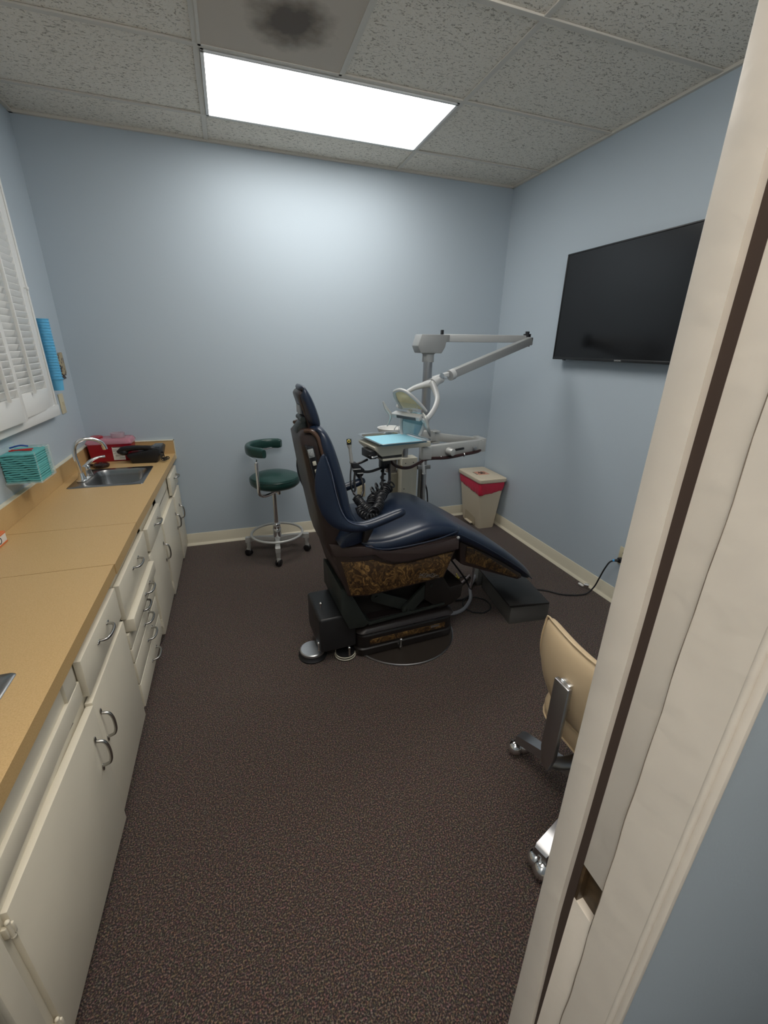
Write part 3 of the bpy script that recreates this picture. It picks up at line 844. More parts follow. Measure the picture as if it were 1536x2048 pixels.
# acrylic wall dispenser with teal bibs
t = thing('bib_dispenser', 'clear acrylic wall box under the window holding folded teal bibs', 'dispenser', (XL, -1.085, 0.90))
b = MB(); bx0, bx1, by0, by1, bz0, bz1 = XL+0.001, -0.926, -1.168, -0.995, 0.897, 1.036
b.box(bx0, bx1, by0, by1, bz0, bz0+0.003); b.box(bx0, bx0+0.003, by0, by1, bz0, bz1+0.01)
b.box(bx1-0.003, bx1, by0, by0+0.003, bz0, bz1)
b.box(bx0, bx1, by1-0.003, by1, bz0, bz1); b.box(bx0, bx1, by0, by0+0.0025, bz0, bz0+0.012)
b.box(bx1-0.003, bx1, by1-0.05, by1, bz0, bz1)
obj('acrylic_case', b, M_clear, t)
nb = 13
def bib_mesh(i):
    z0 = bz0+0.005+i*0.0098
    ww = random.uniform(-0.0045, 0.003)
    b = MB(); n_ = 12; rs = []
    pr = []
    for k in range(n_+1):
        x = bx0+0.006+(bx1-0.006-bx0-0.006)*k/n_; pr.append((x, z0+0.0011*sin(k*0.9+i*0.9)+0.0006*sin(k*2.3+i*2)))
    poly = pr+[(x, z+0.0082-0.0020*abs(sin(x*60+i))) for x, z in pr[::-1]]
    return b.prism(poly, by0+0.004+ww, by1-0.006+ww, 'xz')
for i in range(nb):
    tag(obj('dental_bib', bib_mesh(i), M_teal), 'folded teal paper bib, topmost in the acrylic wall box' if i == nb-1 else
        ('folded teal paper bib, lowest in the acrylic wall box' if i == 0 else 'folded teal paper bib in the acrylic wall box, %s from the bottom' % ORD[i]), 'bib', 'folded teal bibs in the acrylic box')
zt = bz0+0.005+nb*0.0098+0.001
# things lying on the bibs
b = MB().tube([(-1.035, -1.12, zt+0.004), (-0.995, -1.105, zt+0.006), (-0.960, -1.08, zt+0.004)], 0.0035, 8, 4, flat=0.6)
b.tube([(-1.035, -1.095, zt+0.003), (-0.995, -1.108, zt+0.004), (-0.955, -1.110, zt+0.003)], 0.0035, 8, 4, flat=0.6)
tag(obj('red_clip', b, mat('red_plastic', (0.45, 0.02, 0.02), 0.4)), 'red clip lying on top of the teal bibs', 'clip')
b = MB().tube([(-1.05, -1.07, zt+0.008), (-1.01, -1.06, zt+0.016), (-0.985, -1.055, zt+0.010)], 0.0035, 8, 4)
tag(obj('blue_pen', b, M_bluepl), 'short blue pen on top of the teal bibs behind the red clip', 'pen')
b = MB().tube([(-1.0, -1.03, zt+0.004), (-0.965, -1.035, zt+0.010), (-0.94, -1.04, zt+0.008), (-0.932, -1.07, zt+0.010), (-0.96, -1.085, zt+0.012)], 0.0012, 6, 5)
tag(obj('bib_chain', b, M_chrome), 'thin metal bib chain lying over the teal bibs', 'chain')

# ================================================================== TELEVISION
t = thing('television', 'large black flat television mounted on the right wall', 'television', (XR, -1.36, 1.40))
ty0, ty1, tz0, tz1 = -1.915, -0.820, 1.425, 2.040
b = MB().box(1.983, 2.022, ty0+0.002, ty1-0.002, tz0+0.002, tz1-0.002, 0.004); b.box(2.02, XR-0.001, -1.55, -1.2, 1.6, 1.85)
obj('housing', b, M_bezel, t)
b = MB().box(1.976, 1.984, ty0, ty1, tz0, tz0+0.016, 0.002); b.box(1.976, 1.984, ty0, ty1, tz1-0.009, tz1, 0.002)
b.box(1.976, 1.984, ty0, ty0+0.009, tz0, tz1, 0.002); b.box(1.976, 1.984, ty1-0.009, ty1, tz0, tz1, 0.002)
obj('bezel', b, M_bezel, t)
obj('screen', MB().box(1.979, 1.985, ty0+0.008, ty1-0.008, tz0+0.015, tz1-0.008), M_screen, t)
text_mesh('SAMSUNG', 0.0105, Matrix.Translation((1.9755, -1.367, tz0+0.008)) @ Matrix.Rotation(R(-90), 4, 'Z') @ Matrix.Rotation(R(90), 4, 'X'), M_lightg, t, 'logo')
obj('sensor', MB().box(1.977, 1.990, -0.935, -0.915, tz0-0.005, tz0+0.002, 0.002), M_bezel, t)

# ================================================================== DENTAL CHAIR
CH = thing('dental_chair', 'navy blue reclining dental chair with brown shell and burl wood side panels', 'dental chair', (0.665, -1.5, 0), R(3))
def ch(name, mb, m, parent=None, sub=0, ang=38, label=None):
    return obj(name, mb, m, parent or CH, sub, ang, label, world=False)
def pad(st, n=28, expo=2.6):
    """upholstered pad: stations (u, z, nu, nz, thick, halfw, bolster)"""
    b = MB(); rs = []
    for (u_, z_, nu, nz, th, hw_, bo) in st:
        L = math.hypot(nu, nz); nu, nz = nu/L, nz/L; ring = []
        for k in range(n):
            a = 2*pi*k/n; c, s_ = cos(a), sin(a)
            px = (abs(c)**(2/expo))*(1 if c >= 0 else -1); py = (abs(s_)**(2/expo))*(1 if s_ >= 0 else -1)
            h = th/2*py
            if s_ > 0: h += bo*(abs(px)**3-0.55)*max(0, s_)**0.5
            d = h-th/2
            ring.append((u_+nu*d, px*hw_, z_+nz*d))
        rs.append(ring)
    return b.rings(rs)
def stations(pts, th, hw_, bo, flip=1):
    out = []; n = len(pts)
    for i, (a, z) in enumerate(pts):
        p, q = pts[max(0, i-1)], pts[min(n-1, i+1)]
        du, dz = q[0]-p[0], q[1]-p[1]
        out.append((a, z, -dz*flip, du*flip, interp(th, i/(n-1)), interp(hw_, i/(n-1)), interp(bo, i/(n-1))))
    return out
# seat cushion
sp = [(-0.335, 0.700), (-0.325, 0.735), (-0.25, 0.722), (-0.18, 0.720), (-0.10, 0.736), (-0.02, 0.757), (0.06, 0.762), (0.13, 0.746), (0.19, 0.715), (0.215, 0.69)]
ch('seat_cushion', pad(stations(sp, [0.06, 0.11, 0.115, 0.115, 0.12, 0.125, 0.125, 0.115, 0.10, 0.07], [0.18, 0.25, 0.262, 0.265, 0.268, 0.268, 0.266, 0.262, 0.255, 0.24], [0.015, 0.02, 0.022, 0.022])), M_navy, sub=1)
# leg rest cushion
lp = [(0.10, 0.735), (0.135, 0.742), (0.21, 0.702), (0.32, 0.640), (0.44, 0.562), (0.55, 0.482), (0.65, 0.398), (0.72, 0.330), (0.762, 0.285), (0.772, 0.268)]
ch('leg_cushion', pad(stations(lp, [0.06, 0.095, 0.105, 0.10, 0.095, 0.09, 0.08, 0.07, 0.055, 0.03], [0.20, 0.245, 0.252, 0.248, 0.240, 0.230, 0.215, 0.19, 0.14, 0.08], [0.012, 0.018, 0.018, 0.015, 0.01, 0.006, 0.0])), M_navy, sub=1)
# back cushion
bp_ = [(-0.486, 1.164), (-0.464, 1.186), (-0.434, 1.184), (-0.404, 1.156), (-0.382, 1.105), (-0.364, 1.040), (-0.346, 0.970), (-0.330, 0.900), (-0.325, 0.825), (-0.285, 0.752), (-0.262, 0.715)]
ch('back_cushion', pad(stations(bp_, [0.02, 0.045, 0.070, 0.082, 0.090, 0.092, 0.092, 0.090, 0.088, 0.08, 0.05], [0.10, 0.130, 0.152, 0.166, 0.176, 0.184, 0.19, 0.20, 0.21, 0.215, 0.20], [0.0, 0.008, 0.012])), M_navy, sub=1)
# piping along the seat and leg edges
b = MB()
for sg in (-1, 1):
    b.tube([(-0.30, sg*0.262, 0.690), (-0.22, sg*0.272, 0.665), (-0.08, sg*0.274, 0.664), (0.06, sg*0.272, 0.676), (0.15, sg*0.262, 0.690)], 0.0035, 6, 4)
    b.tube([(0.17, sg*0.256, 0.672), (0.30, sg*0.252, 0.595), (0.45, sg*0.243, 0.495), (0.60, sg*0.226, 0.385), (0.70, sg*0.200, 0.30)], 0.003, 6, 4)
ch('piping', b, M_navy)
# back shell: lofted moulding behind the cushion
b = MB(); rs = []
bk = [(-0.512, -0.460, 1.160, 0.090), (-0.526, -0.456, 1.138, 0.112), (-0.518, -0.450, 1.085, 0.120), (-0.507, -0.432, 1.010, 0.124), (-0.496, -0.412, 0.930, 0.127), (-0.480, -0.390, 0.850, 0.130), (-0.467, -0.365, 0.780, 0.135), (-0.455, -0.31, 0.710, 0.140), (-0.436, -0.30, 0.640, 0.150), (-0.420, -0.28, 0.600, 0.150)]
for ub, uf, z, hw_ in bk:
    ring = []
    for x, y in rrect(ub, uf, -hw_, hw_, 0.018, 4):
        t_ = (x-ub)/(uf-ub); ring.append((x, y*(1+0.30*t_), z+(x-ub)*0.25))
    rs.append(ring)
b.rings(rs)
ch('back_shell', b, M_brown, ang=50)
b = MB()
M_rim = mat('bronze_rim', (0.075, 0.040, 0.026), 0.3)
for sg in (-1, 1):
    ch('shell_rim', MB().tube([(-0.505, sg*0.112, 1.164), (-0.484, sg*0.132, 1.166), (-0.464, sg*0.146, 1.148), (-0.450, sg*0.156, 1.095), (-0.436, sg*0.161, 1.03), (-0.418, sg*0.166, 0.95)], 0.008, 8, 5), M_rim)
# switch panel on the near edge of the back
sw = ch('switch_panel', MB().prism([(-0.512, 1.112), (-0.480, 1.108), (-0.454, 0.985), (-0.446, 0.925), (-0.468, 0.920), (-0.488, 1.000)], -0.1525, -0.120, 'xz', 0.002), M_black)
rot = lambda cx, cz: Matrix.Translation((cx, 0, cz)) @ Matrix.Rotation(R(-12), 4, 'Y')
ch('control_dial', MB().box(-0.012, 0.012, -0.1555, -0.151, -0.018, 0.018, 0.003, 2, rot(-0.492, 1.082)).cyl((-0.492, -0.160, 1.080), (-0.492, -0.154, 1.080), 0.007), M_greym, sw)
for k, z in enumerate((1.032, 0.998)):
    ch('switch_button', MB().box(-0.007, 0.007, -0.1565, -0.151, -0.009, 0.009, 0.002, 2, rot(-0.480+k*0.008, z+0.008)), M_creamm, sw, label='small cream square button')
# chrome strips lower on the back edge
ch('chrome_strip', MB().box(-0.003, 0.003, -0.162, -0.155, -0.035, 0.035, 0.001, 1, rot(-0.418, 0.80)), M_chrome)
# black bow behind the back shell (sling support)
# headrest
hr = [(-0.512, 1.322), (-0.496, 1.343), (-0.478, 1.332), (-0.454, 1.290), (-0.435, 1.240), (-0.422, 1.195), (-0.421, 1.165), (-0.440, 1.150)]
ch('headrest_cushion', pad(stations(hr, [0.020, 0.038, 0.050, 0.056, 0.062, 0.064, 0.054, 0.03], [0.05, 0.070, 0.084, 0.090, 0.092, 0.090, 0.085, 0.06], [0.004])), M_navy, sub=1)
b = MB().prism([(-0.515, 1.300), (-0.500, 1.318), (-0.470, 1.245), (-0.446, 1.150), (-0.476, 1.148), (-0.484, 1.195), (-0.500, 1.25)], -0.066, 0.066, 'xz', 0.008)
ch('headrest_shell', b, M_brown)
b = MB().prism([(-0.490, 1.205), (-0.522, 1.165), (-0.525, 1.142), (-0.512, 1.120), (-0.480, 1.150), (-0.468, 1.185)], -0.042, 0.042, 'xz', 0.006)
b.cyl((-0.496, -0.05, 1.200), (-0.496, 0.05, 1.200), 0.012)
b.box(-0.520, -0.490, -0.03, 0.03, 1.10, 1.16, 0.004)
ch('headrest_mount', b, M_gun)
ch('headrest_latch', MB().box(-0.507, -0.495, -0.03, 0.03, 1.22, 1.255, 0.002), M_greym, label='grey latch plate behind the headrest')
# sling arms
def arm(sg, low=0.0):
    b = MB(); v0 = sg*0.238
    P = [(-0.462, 1.100), (-0.468, 1.060), (-0.470, 1.010), (-0.464, 0.940), (-0.448, 0.870), (-0.420, 0.815), (-0.370, 0.785), (-0.310, 0.778), (-0.245, 0.792), (-0.180, 0.812), (-0.130, 0.825), (-0.118, 0.828)]
    if sg > 0: P[0], P[1], P[2] = (-0.440, 1.060), (-0.452, 1.030), (-0.460, 0.99)
    Hh = [0.004, 0.022, 0.034, 0.046, 0.042, 0.036, 0.026, 0.022, 0.022, 0.022, 0.020, 0.012]
    if sg > 0: Hh[:6] = [0.003, 0.010, 0.016, 0.024, 0.028, 0.030]
    Tt = [0.003, 0.006, 0.008, 0.010, 0.012, 0.014, 0.020, 0.024, 0.026, 0.027, 0.024, 0.012]
    rs = []
    for i, (a, z) in enumerate(P):
        p, q = P[max(0, i-1)], P[min(len(P)-1, i+1)]
        d = Vector((q[0]-p[0], q[1]-p[1])).normalized(); nn = Vector((-d[1], d[0]))
        vv = v0+sg*0.022*min(1, i/6)
        rs.append([(a+nn[0]*Hh[i]*cos(2*pi*k/14), vv+Tt[i]*sin(2*pi*k/14), z-low*min(1, i/5)+nn[1]*Hh[i]*cos(2*pi*k/14)) for k in range(14)])
    b.rings(rs)
    return b
a1 = ch('armrest', arm(-1), M_navy, sub=1)
a2 = ch('armrest', arm(1, 0.012), M_navy, sub=1)
b = MB().tube([(-0.456, -0.249, 1.088), (-0.436, -0.252, 1.02), (-0.420, -0.256, 0.93), (-0.400, -0.262, 0.86), (-0.372, -0.272, 0.815), (-0.30, -0.29, 0.792)], 0.0018, 6, 5)  # thin paler welt along the near arm
ch('edge_welt', b, mat('pale_navy_edge', (0.10, 0.12, 0.18), 0.35), a1)
ch('arm_bracket', MB().prism([(-0.30, 0.765), (-0.27, 0.79), (-0.255, 0.775), (-0.29, 0.705), (-0.31, 0.705)], -0.262, -0.240, 'xz', 0.003), M_blackm)
ch('arm_bracket', MB().prism([(-0.30, 0.765), (-0.27, 0.79), (-0.255, 0.775), (-0.29, 0.705), (-0.31, 0.705)], 0.240, 0.262, 'xz', 0.003), M_blackm)
# lower blue flap of upholstery at the back/seat joint
ch('hip_flap', MB().prism([(-0.405, 0.690), (-0.38, 0.735), (-0.33, 0.765), (-0.29, 0.750), (-0.285, 0.700), (-0.34, 0.684), (-0.395, 0.678)], -0.235, 0.235, 'xz', 0.012, 3), M_navy)
# pan with sculpted lip
def tuck(mb, u0=-0.28, u1=-0.45, f=0.42, du=0.020):
    """narrow the rear of the pan towards the back shell"""
    bm = mb.b
    for uc in (u0, (u0+u1)/2): bmesh.ops.bisect_plane(bm, geom=bm.verts[:]+bm.edges[:]+bm.faces[:], plane_co=(uc, 0, 0), plane_no=(1, 0, 0))
    for v in bm.verts:
        if v.co.x < u0:
            t_ = (u0-v.co.x)/(u0-u1); v.co.y *= 1-f*t_**1.5; v.co.x += du*t_; v.co.z -= 0.012*t_
    return mb
pan = [(-0.450, 0.678), (-0.285, 0.684), (-0.238, 0.668), (-0.15, 0.655), (0.165, 0.668), (0.166, 0.598), (0.150, 0.560), (0.108, 0.447), (-0.372, 0.424), (-0.415, 0.560)]
ch('seat_pan', tuck(MB().prism(pan, -0.250, 0.250, 'xz', 0.008)), M_brown)
b = MB()
lip = [(-0.452, 0.682), (-0.268, 0.684), (-0.244, 0.660), (-0.185, 0.645), (-0.10, 0.642), (0.166, 0.658), (0.168, 0.598), (0.05, 0.590), (-0.096, 0.580), (-0.160, 0.586), (-0.205, 0.602), (-0.235, 0.622), (-0.255, 0.640), (-0.290, 0.640), (-0.430, 0.625)]
M_lip = mat('satin_brown_trim', (0.060, 0.042, 0.040), 0.3, 0.2)
for sg in (-1, 1): ch('pan_lip', tuck(MB().prism(lip, sg*0.246, sg*0.266, 'xz', 0.006)), M_lip)
wd = [(-0.402, 0.600), (-0.262, 0.612), (-0.225, 0.596), (-0.165, 0.572), (-0.096, 0.566), (0.05, 0.577), (0.150, 0.585), (0.098, 0.459), (-0.362, 0.437)]
for sg in (-1, 1):
    ch('wood_panel', tuck(MB().prism(wd, sg*0.246, sg*0.256, 'xz', 0.0015)), M_burl, label='brown burl wood side panel')
# chrome script emblem
pts = []
for i in range(64):
    s_ = i/63; pts.append((-0.030+0.098*s_+0.007*sin(i*1.15), -0.2575, 0.492-0.020*s_+0.3*0.02*sin(i*0.9)+0.006*cos(i*1.15)))
ch('script_emblem', MB().tube(pts, 0.0009, 6, 2).tube([(-0.035, -0.2575, 0.480), (0.03, -0.2575, 0.474), (0.078, -0.2575, 0.458)], 0.0008, 6, 3), mat('dull_script_metal', (0.16, 0.15, 0.14), 0.35, 0.6), label='small grey script emblem on the near wood panel')
ch('pan_bolt', MB().sphere((0.158, -0.266, 0.660), 0.008), M_greym)
# leg rest frame
lg = [(0.205, 0.655), (0.245, 0.600), (0.290, 0.584), (0.622, 0.344), (0.628, 0.318), (0.600, 0.314), (0.245, 0.466), (0.225, 0.480)]
ch('legrest_frame', MB().prism(lg, -0.202, 0.202, 'xz', 0.007), M_brown)
for sg in (-1, 1):
    ch('wood_panel', MB().prism([(0.252, 0.570), (0.282, 0.562), (0.600, 0.340), (0.590, 0.328), (0.252, 0.487)], sg*0.201, sg*0.2065, 'xz', 0.0015), M_burl)
ch('hinge_block', MB().prism([(0.13, 0.66), (0.24, 0.60), (0.24, 0.50), (0.15, 0.47), (0.10, 0.50)], -0.17, 0.17, 'xz', 0.005), M_blackm)
ch('foot_plate', MB().box(0.600, 0.640, -0.12, 0.12, 0.305, 0.318, 0.003), M_black)
# lift mechanism
b = MB().prism([(-0.385, 0.440), (-0.345, 0.425), (-0.255, 0.235), (-0.235, 0.220), (-0.270, 0.200), (-0.345, 0.205), (-0.385, 0.30)], -0.165, 0.165, 'xz', 0.004)
ch('rear_lift_plate', b, M_gun)
b = MB().prism([(0.060, 0.45), (0.140, 0.43), (0.185, 0.350), (0.205, 0.318), (0.285, 0.328), (0.280, 0.250), (0.225, 0.215), (0.150, 0.205), (0.06, 0.28)], -0.155, 0.155, 'xz', 0.004)
ch('front_lift_plate', b, M_blackm)
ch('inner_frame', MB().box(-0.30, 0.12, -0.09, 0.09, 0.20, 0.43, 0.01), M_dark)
def link(p, q, v_, w_=0.030):
    b = MB(); d = Vector((q[0]-p[0], q[1]-p[1])); L = d.length; a = math.atan2(d[1], d[0]); poly = []
    for i in range(9): t_ = pi/2+pi*i/8; poly.append((w_*cos(t_), w_*sin(t_)))
    for i in range(9): t_ = -pi/2+pi*i/8; poly.append((L+w_*cos(t_), w_*sin(t_)))
    poly = [(p[0]+x*cos(a)-y*sin(a), p[1]+x*sin(a)+y*cos(a)) for x, y in poly]
    b.prism(poly, v_-0.008, v_+0.008, 'xz', 0.002)
    b.cyl((p[0], v_-0.014, p[1]), (p[0], v_+0.014, p[1]), 0.008); b.cyl((q[0], v_-0.014, q[1]), (q[0], v_+0.014, q[1]), 0.008)
    return b
for v_ in (-0.125, 0.125):
    ch('scissor_link', link((-0.195, 0.335), (0.00, 0.235), v_), M_gun)
    ch('scissor_link', link((0.095, 0.355), (-0.03, 0.235), v_-0.018), M_gun)
ch('side_rail', MB().box(-0.235, 0.00, -0.162, -0.150, 0.214, 0.232, 0.002, 2, Matrix.Rotation(R(-3), 4, 'Y')).box(0.0, 0.19, -0.162, -0.150, 0.214, 0.226, 0.002, 2, Matrix.Rotation(R(-3), 4, 'Y')), M_gun)
# lower base housing with stepped rubbery skirt
def bring(u0, u1, w_, z, r=0.045): return [(x, y, z) for x, y in rrect(u0, u1, -w_, w_, r, 5)]
b = MB().rings([bring(-0.300, 0.255, 0.150, 0.014), bring(-0.305, 0.258, 0.152, 0.050), bring(-0.298, 0.250, 0.146, 0.056), bring(-0.300, 0.252, 0.148, 0.062), bring(-0.300, 0.250, 0.148, 0.125), bring(-0.285, 0.240, 0.138, 0.136)])
ch('base_housing', b, M_blackm, ang=30)
b = MB().rings([bring(-0.295, 0.250, 0.146, 0.136), bring(-0.305, 0.258, 0.158, 0.150), bring(-0.295, 0.248, 0.150, 0.166), bring(-0.270, 0.225, 0.120, 0.178), bring(-0.280, 0.240, 0.135, 0.190), bring(-0.265, 0.215, 0.115, 0.205), bring(-0.270, 0.220, 0.125, 0.215), bring(-0.25, 0.20, 0.09, 0.222)])
ch('bellows', b, mat('brown_black_rubber', (0.022, 0.016, 0.015), 0.33), ang=50)
ch('base_wood_strip', MB().box(-0.235, 0.195, -0.1525, -0.147, 0.074, 0.104, 0.001), M_burl, label='thin burl wood strip on the base')
ch('rating_plate', MB().box(0.110, 0.160, -0.1535, -0.152, 0.090, 0.104), M_steel)
b = MB().box(-0.485, -0.300, -0.135, 0.135, 0.075, 0.270, 0.014, 3)
ch('rear_motor_box', b, mat('charcoal_cover', (0.018, 0.018, 0.019), 0.38))
b = MB().rings([[(0.29*cos(2*pi*k/64)+0.0, 0.29*sin(2*pi*k/64), z) for k in range(64)] for z in (0.0, 0.008)])
ch('floor_plate', b, mat('brown_floor_plate', (0.045, 0.036, 0.030), 0.32, 0.3))
ch('plate_rim', MB().torus((0, 0, 0.006), 0.292, 0.0045, 64, 8), M_steel)
def lever(u_, v_, z_, h=0.045): return MB().cyl((u_, v_, z_), (u_, v_, z_+h), 0.005, n=10).sphere((u_, v_, z_+h), 0.008)
for u_, v_, z_ in ((-0.07, -0.168, 0.030), (-0.345, -0.155, 0.045), (-0.455, -0.05, 0.262), (-0.485, -0.10, 0.07)):
    ch('pedal_lever', lever(u_, v_, z_), M_chrome)
ch('pedal_bracket', MB().box(-0.078, -0.062, -0.172, -0.148, 0.026, 0.036, 0.002), M_chrome)

# round foot controls
t = thing('foot_control', 'round brushed steel foot pedal on the carpet left of the chair base', 'foot pedal', (0.163, -1.562, 0))
obj('pedal_base', MB().lathe([(0, 0), (0.070, 0), (0.072, 0.008), (0.066, 0.014), (0.064, 0.026), (0, 0.026)], (0.163, -1.562, 0), n=48), M_blkrub, t)
obj('pedal_disc', MB().lathe([(0, 0.026), (0.060, 0.026), (0.063, 0.030), (0.063, 0.040), (0.058, 0.044), (0.0, 0.0445)], (0.163, -1.562, 0), n=48), mat('spun_steel', (0.55, 0.56, 0.57), 0.34, 0.9), t, ang=20)
t = thing('foot_control', 'round black foot pedal with cream ridges partly under the chair motor box', 'foot pedal', (0.322, -1.612, 0))
obj('pedal_base', MB().lathe([(0, 0), (0.048, 0), (0.052, 0.006), (0.052, 0.012), (0.046, 0.036), (0, 0.040)], (0.322, -1.612, 0)), M_black, t)
b = MB().torus((0.322, -1.612, 0.010), 0.052, 0.003); b.torus((0.322, -1.612, 0.021), 0.0495, 0.003)
obj('ridges', b, M_creamm, t)

# floor utility box with black lid
t = thing('floor_utility_box', 'low metal utility box with black lid on the carpet under the chair toe', 'utility box', (1.41, -1.40, 0))
b = MB()
b.prism([(1.285, -1.640), (1.530, -1.665), (1.575, -1.27), (1.345, -1.235)], 0.0, 0.108, 'xy', 0.002)
obj('box_body', b, mat('dark_grey_sheet_metal', (0.14, 0.135, 0.125), 0.42, 0.3), t)
b = MB().prism([(1.262, -1.650), (1.500, -1.695), (1.560, -1.300), (1.320, -1.215)], 0.128, 0.140, 'xy', 0.002)
obj('lid', b, mat('black_lid', (0.022, 0.021, 0.020), 0.34), t)
b = MB().prism([(1.300, -1.620), (1.490, -1.650), (1.540, -1.30), (1.350, -1.25)], 0.108, 0.129, 'xy')
obj('lid_rim', b, M_dark, t)
b = MB().prism([(1.330, -1.20), (1.445, -1.235), (1.440, -1.16), (1.340, -1.13)], 0.0, 0.150, 'xy', 0.002)
tag(obj('junction_cover', b, mat('light_grey_metal', (0.36, 0.37, 0.36), 0.4, 0.4)), 'small light grey metal cover behind the black lidded box', 'cover')

# cables and hoses under the chair
def cable(name, pts, r, m, label, cat='cable', k=6):
    return tag(obj(name, MB().tube(pts, r, 8, k), m), label, cat)
cable('hose', [(0.925, -1.50, 0.05), (1.02, -1.475, 0.022), (1.10, -1.44, 0.012), (1.19, -1.36, 0.014), (1.27, -1.22, 0.014), (1.34, -1.16, 0.05)], 0.011, M_hoseg, 'thick grey hose curving over the carpet from the chair base', 'hose')
cable('hose', [(1.25, -1.255, 0.012), (1.255, -1.255, 0.10), (1.257, -1.250, 0.20), (1.235, -1.25, 0.30), (1.15, -1.27, 0.42)], 0.008, M_hosep, 'thin pinkish hose hanging down under the leg rest', 'hose')
cable('floor_cable', [(1.05, -1.30, 0.30), (1.16, -1.26, 0.16), (1.24, -1.22, 0.05), (1.24, -1.28, 0.01), (1.14, -1.34, 0.008), (1.06, -1.33, 0.01), (0.98, -1.38, 0.012)], 0.0055, M_blkrub, 'black cord looping under the chair seat', 'cord')
cable('floor_cable', [(1.30, -1.20, 0.008), (1.35, -1.15, 0.008), (1.31, -1.09, 0.008), (1.25, -1.095, 0.014), (1.235, -1.10, 0.020)], 0.004, M_blkrub, 'short black cord ending in yellow wire connectors', 'cord')
cable('hose', [(0.99, -1.24, 0.020), (1.10, -1.20, 0.014), (1.22, -1.17, 0.012), (1.33, -1.10, 0.02)], 0.008, M_hosep, 'pinkish grey hose lying farthest back under the chair', 'hose')
lp_ = [(1.20+0.085*cos(a*pi/8), -1.42+0.085*sin(a*pi/8), 0.007+0.003*(a % 2)) for a in range(-6, 11)]
cable('floor_cable', lp_, 0.004, M_blkrub, 'thin black cord coiled in a ring on the carpet beside the utility box', 'cord', 3)
b = MB()
for i in range(5): b.cyl((1.235+0.010*sin(i*2.1), -1.100+0.010*cos(i*2.1), 0.012), (1.215+0.024*sin(i*1.7), -1.115+0.020*cos(i*1.7), 0.022+0.007*i), 0.0065, 0.0035, 8)
tag(obj('wire_connectors', b, M_yellow), 'cluster of yellow wire connectors on the carpet under the chair', 'connector')
cords = MB()
for k in range(4): cords.tube([(1.00+0.03*k, -1.36, 0.40), (1.05+0.04*k, -1.33+0.02*k, 0.34-0.01*k), (1.13+0.02*k, -1.30, 0.34), (1.17, -1.28, 0.40)], 0.005, 6, 5)
tag(obj('hanging_wires', cords, M_blkrub), 'bunch of black wires sagging between seat and leg rest', 'wires')
# right cord: outlet to utility box
plug = thing('power_plug', 'black plug and cord running from the right wall outlet over the carpet', 'cord', (2.03, -1.636, 0.300))
b = MB().box(2.018, 2.050, -1.650, -1.622, 0.285, 0.315, 0.006); b.cyl((2.018, -1.634, 0.300), (2.000, -1.622, 0.297), 0.010, 0.006)
obj('plug', b, M_black, plug)
obj('blue_collar', MB().cyl((2.002, -1.623, 0.297), (1.994, -1.617, 0.295), 0.007), mat('cyan_plastic', (0.05, 0.35, 0.75), 0.4), plug)
obj('cord', MB().tube([(2.004, -1.624, 0.297), (1.985, -1.612, 0.285), (1.975, -1.595, 0.235), (1.985, -1.56, 0.14), (1.985, -1.535, 0.06), (1.955, -1.52, 0.012), (1.89, -1.512, 0.007), (1.80, -1.478, 0.007), (1.72, -1.40, 0.007), (1.64, -1.355, 0.007), (1.585, -1.34, 0.02)], 0.0048, 8, 6), M_blkrub, plug)
t = thing('cable_clip', 'small white and silver connector lying against the right baseboard', 'connector', (1.99, -1.46, 0))
obj('metal_end', MB().cyl((1.995, -1.452, 0.030), (2.010, -1.475, 0.034), 0.012), M_chrome, t)
obj('white_tab', MB().box(1.985, 2.0, -1.445, -1.405, 0.012, 0.022, 0.002), M_paper, t)

# ================================================================== DELIVERY UNIT
DU = thing('dental_delivery_unit', 'tall grey pole unit with jointed arms, instrument tray box and spittoon behind the chair', 'dental unit', (1.07, -0.80, 0))
P0 = Vector((1.068, -0.80, 0))
pole = obj('pole', MB().cyl((1.068, -0.8, 0.0), (1.068, -0.8, 1.42), 0.0285, n=32), M_steel, DU)
obj('upper_tube', MB().cyl((1.068, -0.8, 1.075), (1.068, -0.8, 1.080), 0.031, n=24).cyl((1.083, -0.777, 0.75), (1.083, -0.777, 1.40), 0.012, n=12), M_alu, DU)
obj('floor_flange', MB().lathe([(0, 0), (0.09, 0), (0.09, 0.008), (0.035, 0.02), (0, 0.02)], (1.068, -0.8, 0)), M_greym, DU)
b = MB().lathe([(0, 0), (0.036, 0), (0.036, 0.045), (0.048, 0.055), (0, 0.06)], (1.068, -0.8, 1.400))
obj('collar', b, M_greym, DU)
hb = MB().prism([(0.998, 1.556), (0.976, 1.492), (0.996, 1.452), (1.135, 1.452), (1.156, 1.488), (1.170, 1.558)], -0.850, -0.750, 'xz', 0.004)
hb.prism([(1.150, 1.558), (1.140, 1.500), (1.172, 1.517), (1.19, 1.52), (1.19, 1.558)], -0.835, -0.765, 'xz', 0.003)
obj('head_block', hb, M_greym, DU)
obj('tension_knob', MB().box(1.145, 1.160, -0.81, -0.79, 1.558, 1.585, 0.003), M_black, DU)
